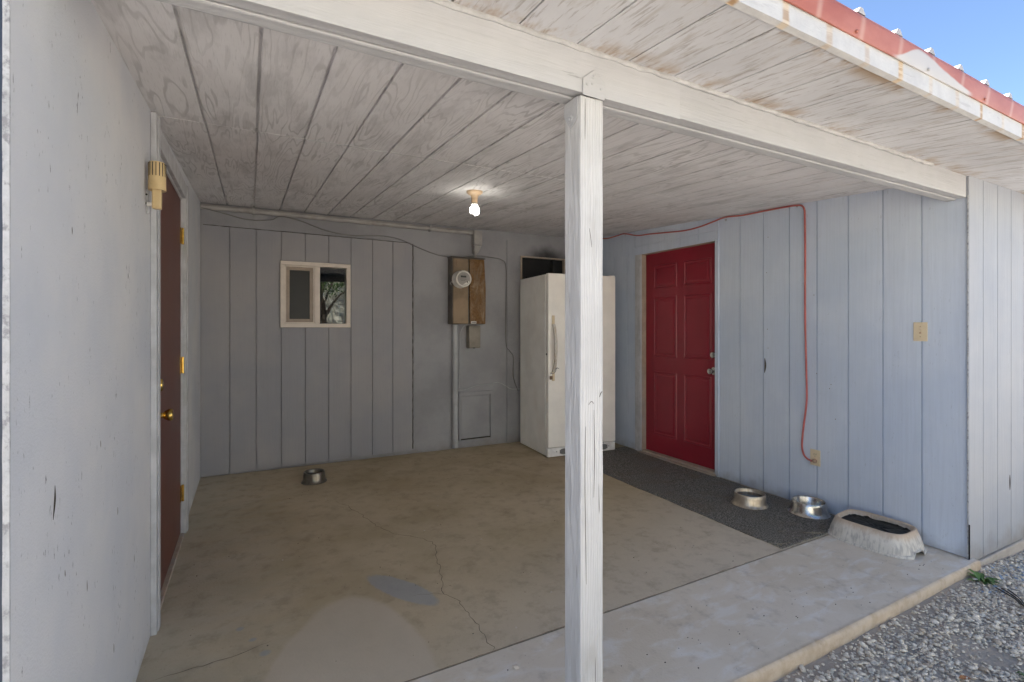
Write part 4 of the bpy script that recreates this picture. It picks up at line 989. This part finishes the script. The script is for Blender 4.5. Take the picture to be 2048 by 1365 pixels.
# beige trough with a skirt and a notch
tr = thing("feeding_trough", "stained beige plastic trough full of black water, against the right wall", "trough", (3.415, 1.640, floor_z(3.41, 1.64)), radians(4))
def rr(a, hx_, hy_, e):
    c, s = cos(a), sin(a); return (hx_ * math.copysign(abs(c) ** (2 / e), c), hy_ * math.copysign(abs(s) ** (2 / e), s))
levels = [(.186, .240, 0.0, 3.0), (.187, .241, .003, 3.0), (.184, .238, .012, 3.0), (.176, .229, .015, 3.0), (.172, .224, .040, 3.1), (.157, .208, .080, 3.5), (.146, .195, .108, 3.8), (.142, .191, .118, 4), (.137, .186, .123, 4), (.131, .180, .122, 4), (.127, .176, .115, 4), (.125, .174, .10, 3.8), (.122, .170, .06, 3.6)]
nA = 96; vs = []; fs = []
for li, (hx_, hy_, z, e) in enumerate(levels):
    for i in range(nA):
        a = 2 * pi * i / nA; x, y = rr(a, hx_, hy_, e); zz = z
        if y < -hy_ * .8 and -.085 < x < .005 and z < .039: zz = .034 + z * .15      # notch in the near short side
        zz += .0015 * mnoise.noise(Vector((x * 20, y * 20, li)))
        if li == 0: zz = max(zz, 0) if zz > .02 else 0
        flare = 1 + (.012 * sin(a * 14) if .03 < z < .11 and li < 7 else 0) * .5
        vs.append((x * flare, y * flare, zz))
for j in range(len(levels) - 1):
    for i in range(nA): i2 = (i + 1) % nA; fs.append((j * nA + i, j * nA + i2, (j + 1) * nA + i2, (j + 1) * nA + i))
make("tub", B().add(vs, fs), 'trough', tr, smooth=50)
vs = [(0, 0, .090)]; fs = []
for q in range(1, 9):
    for i in range(nA):
        a = 2 * pi * i / nA; x, y = rr(a, .1245 * q / 8, .1735 * q / 8, 3.8); vs.append((x, y, .092 + .010 * mnoise.noise(Vector((x * 45, y * 45, 0))) + .004 * (q == 8)))
for i in range(nA): fs.append((0, 1 + i, 1 + (i + 1) % nA))
for q in range(7):
    for i in range(nA): i2 = (i + 1) % nA; fs.append((1 + q * nA + i, 1 + q * nA + i2, 1 + (q + 1) * nA + i2, 1 + (q + 1) * nA + i))
make("sludge", B().add(vs, fs), 'sludge', tr, smooth=True)

# ================================================================== GRAVEL, WEEDS, LITTER
import numpy as np
rng = np.random.default_rng(5)
phi = (1 + 5 ** .5) / 2
ico = np.array([(-1, phi, 0), (1, phi, 0), (-1, -phi, 0), (1, -phi, 0), (0, -1, phi), (0, 1, phi), (0, -1, -phi), (0, 1, -phi), (phi, 0, -1), (phi, 0, 1), (-phi, 0, -1), (-phi, 0, 1)]) / math.sqrt(1 + phi * phi)
icf = np.array([(0, 11, 5), (0, 5, 1), (0, 1, 7), (0, 7, 10), (0, 10, 11), (1, 5, 9), (5, 11, 4), (11, 10, 2), (10, 7, 6), (7, 1, 8), (3, 9, 4), (3, 4, 2), (3, 2, 6), (3, 6, 8), (3, 8, 9), (4, 9, 5), (2, 4, 11), (6, 2, 10), (8, 6, 7), (9, 8, 1)])
P = []
def scatter(x0, x1, y0, y1, dens):
    nn = int((x1 - x0) * (y1 - y0) * dens)
    for x, y in zip(rng.uniform(x0, x1, nn), rng.uniform(y0, y1, nn)):
        d = mnoise.noise(Vector((x * 1.7, y * 2.2, 3))) + .35 * mnoise.noise(Vector((x * 6, y * 6, 1)))
        edge = (1.205 - y) if x < XR else (1.235 - y)
        thr = -.02 if x < 3.5 else -.6
        keep = 1.0 if d > thr - .25 else .16
        if edge < .10 and x < XR: keep *= .25 + edge * 5
        if edge < 0.0: continue
        if rng.random() < keep: P.append((x, y))
scatter(1.2, 5.6, .25, 1.235, 8000); scatter(-2.0, 1.2, .3, 1.2, 2600); scatter(-2.0, 5.6, -.9, .25, 2300); scatter(5.6, 7.5, -.9, 1.235, 2300)
P = np.array(P); nP = len(P)
sz = rng.lognormal(math.log(.0068), .36, nP).clip(.003, .017)
sc3 = np.stack([rng.uniform(.8, 1.35, nP), rng.uniform(.6, 1.0, nP), rng.uniform(.32, .62, nP)], 1) * sz[:, None]
V = ico[None] * (1 + rng.uniform(-.26, .26, (nP, 12, 1))) * sc3[:, None, :]
an = rng.uniform(0, 2 * pi, nP); ti = rng.uniform(-.5, .5, nP)
ca, sa, ct, s_t = np.cos(an)[:, None], np.sin(an)[:, None], np.cos(ti)[:, None], np.sin(ti)[:, None]
x_, y_, z_ = V[..., 0], V[..., 1], V[..., 2]
y2 = y_ * ct - z_ * s_t; z2 = y_ * s_t + z_ * ct
X = x_ * ca - y2 * sa + P[:, 0:1]; Y = x_ * sa + y2 * ca + P[:, 1:2]
gh = np.array([ground_h(x, y) for x, y in P])
Zz = z2 + (gh + sc3[:, 2] * .55 + rng.uniform(0, .010, nP) * (rng.random(nP) < .6))[:, None]
VV = np.stack([X, Y, Zz], 2).reshape(-1, 3); FF = (icf[None] + (np.arange(nP) * 12)[:, None, None]).reshape(-1, 3)
me = bpy.data.meshes.new("gravel"); me.vertices.add(len(VV)); me.vertices.foreach_set("co", VV.ravel())
me.loops.add(len(FF) * 3); me.loops.foreach_set("vertex_index", FF.ravel().astype(np.int32)); me.polygons.add(len(FF)); me.polygons.foreach_set("loop_start", np.arange(0, len(FF) * 3, 3, dtype=np.int32)); me.polygons.foreach_set("loop_total", np.full(len(FF), 3, dtype=np.int32)); me.update(calc_edges=True); me.validate()
tone = np.repeat(rng.beta(2.2, 1.8, nP), 12); hue0 = rng.random(nP)
bluem = (np.hypot((P[:, 0] - 3.85) / .5, (P[:, 1] - 1.10) / .13) < 1) & (rng.random(nP) < .16); hue0[bluem] = 1.35
hue = np.repeat(hue0, 12)
for nm, arr in (("tone", tone), ("hue", hue)):
    at = me.attributes.new(nm, 'FLOAT', 'POINT'); at.data.foreach_set("value", arr.astype(np.float32))
me.materials.append(M['gravel']); go = bpy.data.objects.new("gravel", me); C.objects.link(go); tag(go, "grey crushed stone spread over the ground in front of the porch", "gravel", kind='stuff')

def weed(loc, n, r, label, up=.5):
    b = B()
    for i in range(n):
        a = random.uniform(0, 2 * pi); l = r * random.uniform(.6, 1.1); w = l * .16; e = random.uniform(.15, .9) * up
        d = Vector((cos(a), sin(a), 0)); s = Vector((-sin(a), cos(a), 0)); base = Vector((0, 0, .0)) + d * r * .1
        pts = [base, base + d * l * .35 + Vector((0, 0, l * e * .8)), base + d * l * .7 + Vector((0, 0, l * e)), base + d * l + Vector((0, 0, l * e * .75))]
        ws = [w * .25, w, w * .8, 0.0005]
        vs = []; fs = []
        for p, ww in zip(pts, ws): vs += [p - s * ww, p + Vector((0, 0, -ww * .35)), p + s * ww]
        for q in range(3): fs += [(q * 3, q * 3 + 1, q * 3 + 4, q * 3 + 3), (q * 3 + 1, q * 3 + 2, q * 3 + 5, q * 3 + 4)]
        b.add(vs, fs)
    t = thing("weed", label, "weed", loc); make("leaves", b, 'foliage', t, smooth=True)
    return t
GZ = -.112
weed((3.50, 1.165, GZ), 26, .075, "small bright green weed at the foot of the slab corner", .7)
weed((2.66, .735, GZ), 14, .045, "tiny dark green weed among the gravel near the bottom right corner", 1.0)
o = make("dry_leaf", B().add([(-.03, 0, .006), (-.01, .009, .012), (.02, .010, .006), (.032, 0, .002), (.012, -.010, .008), (-.012, -.007, .004), (0, 0, .003)], [(0, 6, 1), (1, 6, 2), (2, 6, 3), (3, 6, 4), (4, 6, 5), (5, 6, 0)]), 'dryleaf'); o.location = (2.45, .865, GZ + .010); o.rotation_euler = (0, .1, -.3); tag(o, "single brown dry leaf lying on the gravel", "leaf")
st = thing("stick", "dark curved stick lying on the gravel near the slab corner", "stick", (3.35, .98, GZ + .014))
b = B()
for q in range(3): b.tube([(.10 + .01 * q, .11 - .02 * q, .002 * q), (.03 + .01 * q, .02 - .008 * q, .006), (-.02, -.03 - .005 * q, .004), (-.03 - .02 * q, -.12 + .01 * q, .002)], lambda t: .0035 * (1 - .5 * t), 6, 5)
make("branch", b, 'stick', st, smooth=True)
# scraps of straw, and grit on the slab
b = B()
for i in range(60):
    u = random.random()
    if u < .40: x, y = 2.785 + random.uniform(-.02, .03), random.uniform(1.85, 3.4)
    elif u < .75: x, y = random.uniform(2.8, 3.2), 1.84 + random.uniform(-.02, .05)
    else: x, y = random.uniform(2.9, 3.58), random.uniform(1.95, 3.0)
    a = random.uniform(0, pi); l = random.uniform(.015, .05); z = floor_z(x, y) + (.012 if x > 2.79 and y > 1.84 else .003)
    c = random.uniform(-.4, .4) * l
    b.tube([(x - l * cos(a), y - l * sin(a), z), (x + c * sin(a) * .5, y - c * cos(a) * .5, z + .003), (x + l * cos(a), y + l * sin(a), z + .001)], .0007, 4, 3)
o = make("straw", b, 'straw'); tag(o, "thin straw scraps strewn on and around the dark mat", "straw", kind='stuff')
b = B(); rnd = random.Random(3)
def grit(b, x, y, r, zf=floor_z):
    q = [Vector(v) * r * rnd.uniform(.7, 1.2) for v in ico]; z = zf(x, y) + r * .35
    b.add([(v.x * 1.2 + x, v.y + y, v.z * .6 + z) for v in q], [tuple(int(i) for i in f) for f in icf])
for i in range(150): grit(b, rnd.uniform(-.3, 2.75), rnd.uniform(1.3, 4.7), rnd.choice((.0012, .0018, .0022, .003)))
for i in range(60): grit(b, rnd.uniform(.9, 3.5), rnd.uniform(1.26, 1.5), rnd.choice((.0012, .002, .003)))
o = make("grit", b, 'crack'); tag(o, "dark grit and crumbs scattered over the concrete floor", "grit", kind='stuff')
b = B()
for x, y in ((1.25, 2.75), (.98, 3.03), (1.31, 2.05), (1.02, 1.88), (.16, 3.0), (1.2, 3.4), (2.1, 1.5), (2.45, 1.9), (2.7, 2.1), (.5, 3.9), (2.9, 1.55), (1.9, 1.62), (2.3, 2.0), (2.35, 2.1)): grit(b, x, y, .0045)
o = make("chips", b, 'pebble'); tag(o, "tiny pale stone chips scattered over the porch floor", "chips", kind='stuff')
b = B(); grit(b, 0, 0, .014, lambda x, y: 0); o = make("pebble", b, 'pebble'); o.location = (.90, 1.66, floor_z(.9, 1.66)); tag(o, "single pale pebble on the concrete just left of the post", "pebble")

# ================================================================== ACROSS THE YARD (seen only in the window glass)
fn = thing("fence", "tall cream board fence across the yard behind the viewer", "fence", (2, -4.6, gz))
b = B(); x = -11.0
while x < 13:
    d = .012 * ((int(x * 10) % 2)); b.box((x, -.01 + d, 0), (x + .19, .015 + d, 2.75)); x += .2
make("boards", b, 'fence', fn)
b = B(); b.box((-11, -.05, .5), (13, -.02, .6)); b.box((-11, -.05, 2.2), (13, -.02, 2.3)); make("rails", b, 'fence', fn)
def tree(x, y, h, cr, label, low):
    t = thing("tree", label, "tree", (x, y, gz), 0, "trees across the yard")
    make("trunk", B().tube([(0, 0, 0), (.05, .02, h * .35), (-.04, .05, h * .7), (.02, 0, h)], lambda q: .13 * (1 - .7 * q), 10, 5), 'bark', t, smooth=True)
    b = B(); rn = random.Random(int(x * 10))
    lb = B()
    for c in range(26):
        a = rn.uniform(0, 2 * pi); rr_ = cr * math.sqrt(rn.random()); cz_ = lerp(low, h + .5, rn.random()); cc = Vector((rr_ * cos(a), rr_ * sin(a), cz_))
        lb.tube([(0, 0, max(h * .3, cz_ - 1)), (cc.x * .5, cc.y * .5, cz_ - .2), tuple(cc)], lambda q: .03 * (1 - .8 * q), 5, 3)
        for i in range(150):
            p = cc + Vector((rn.gauss(0, .28), rn.gauss(0, .28), rn.gauss(0, .22))); s = rn.uniform(.03, .06)
            u = Vector((rn.uniform(-1, 1), rn.uniform(-1, 1), rn.uniform(-1, 1))).normalized(); w = u.orthogonal().normalized()
            b.add([p - u * s, p + w * s * .45, p + u * s, p - w * s * .45], [(0, 1, 2, 3)])
    make("crown", b, 'foliage', t); make("branch", lb, 'bark', t)
tree(-1.2, -3.7, 3.4, 1.3, "leafy tree by the left part of the cream fence", 2.5)
tree(1.6, -3.7, 3.9, 1.5, "leafy tree by the right part of the cream fence", 2.35)
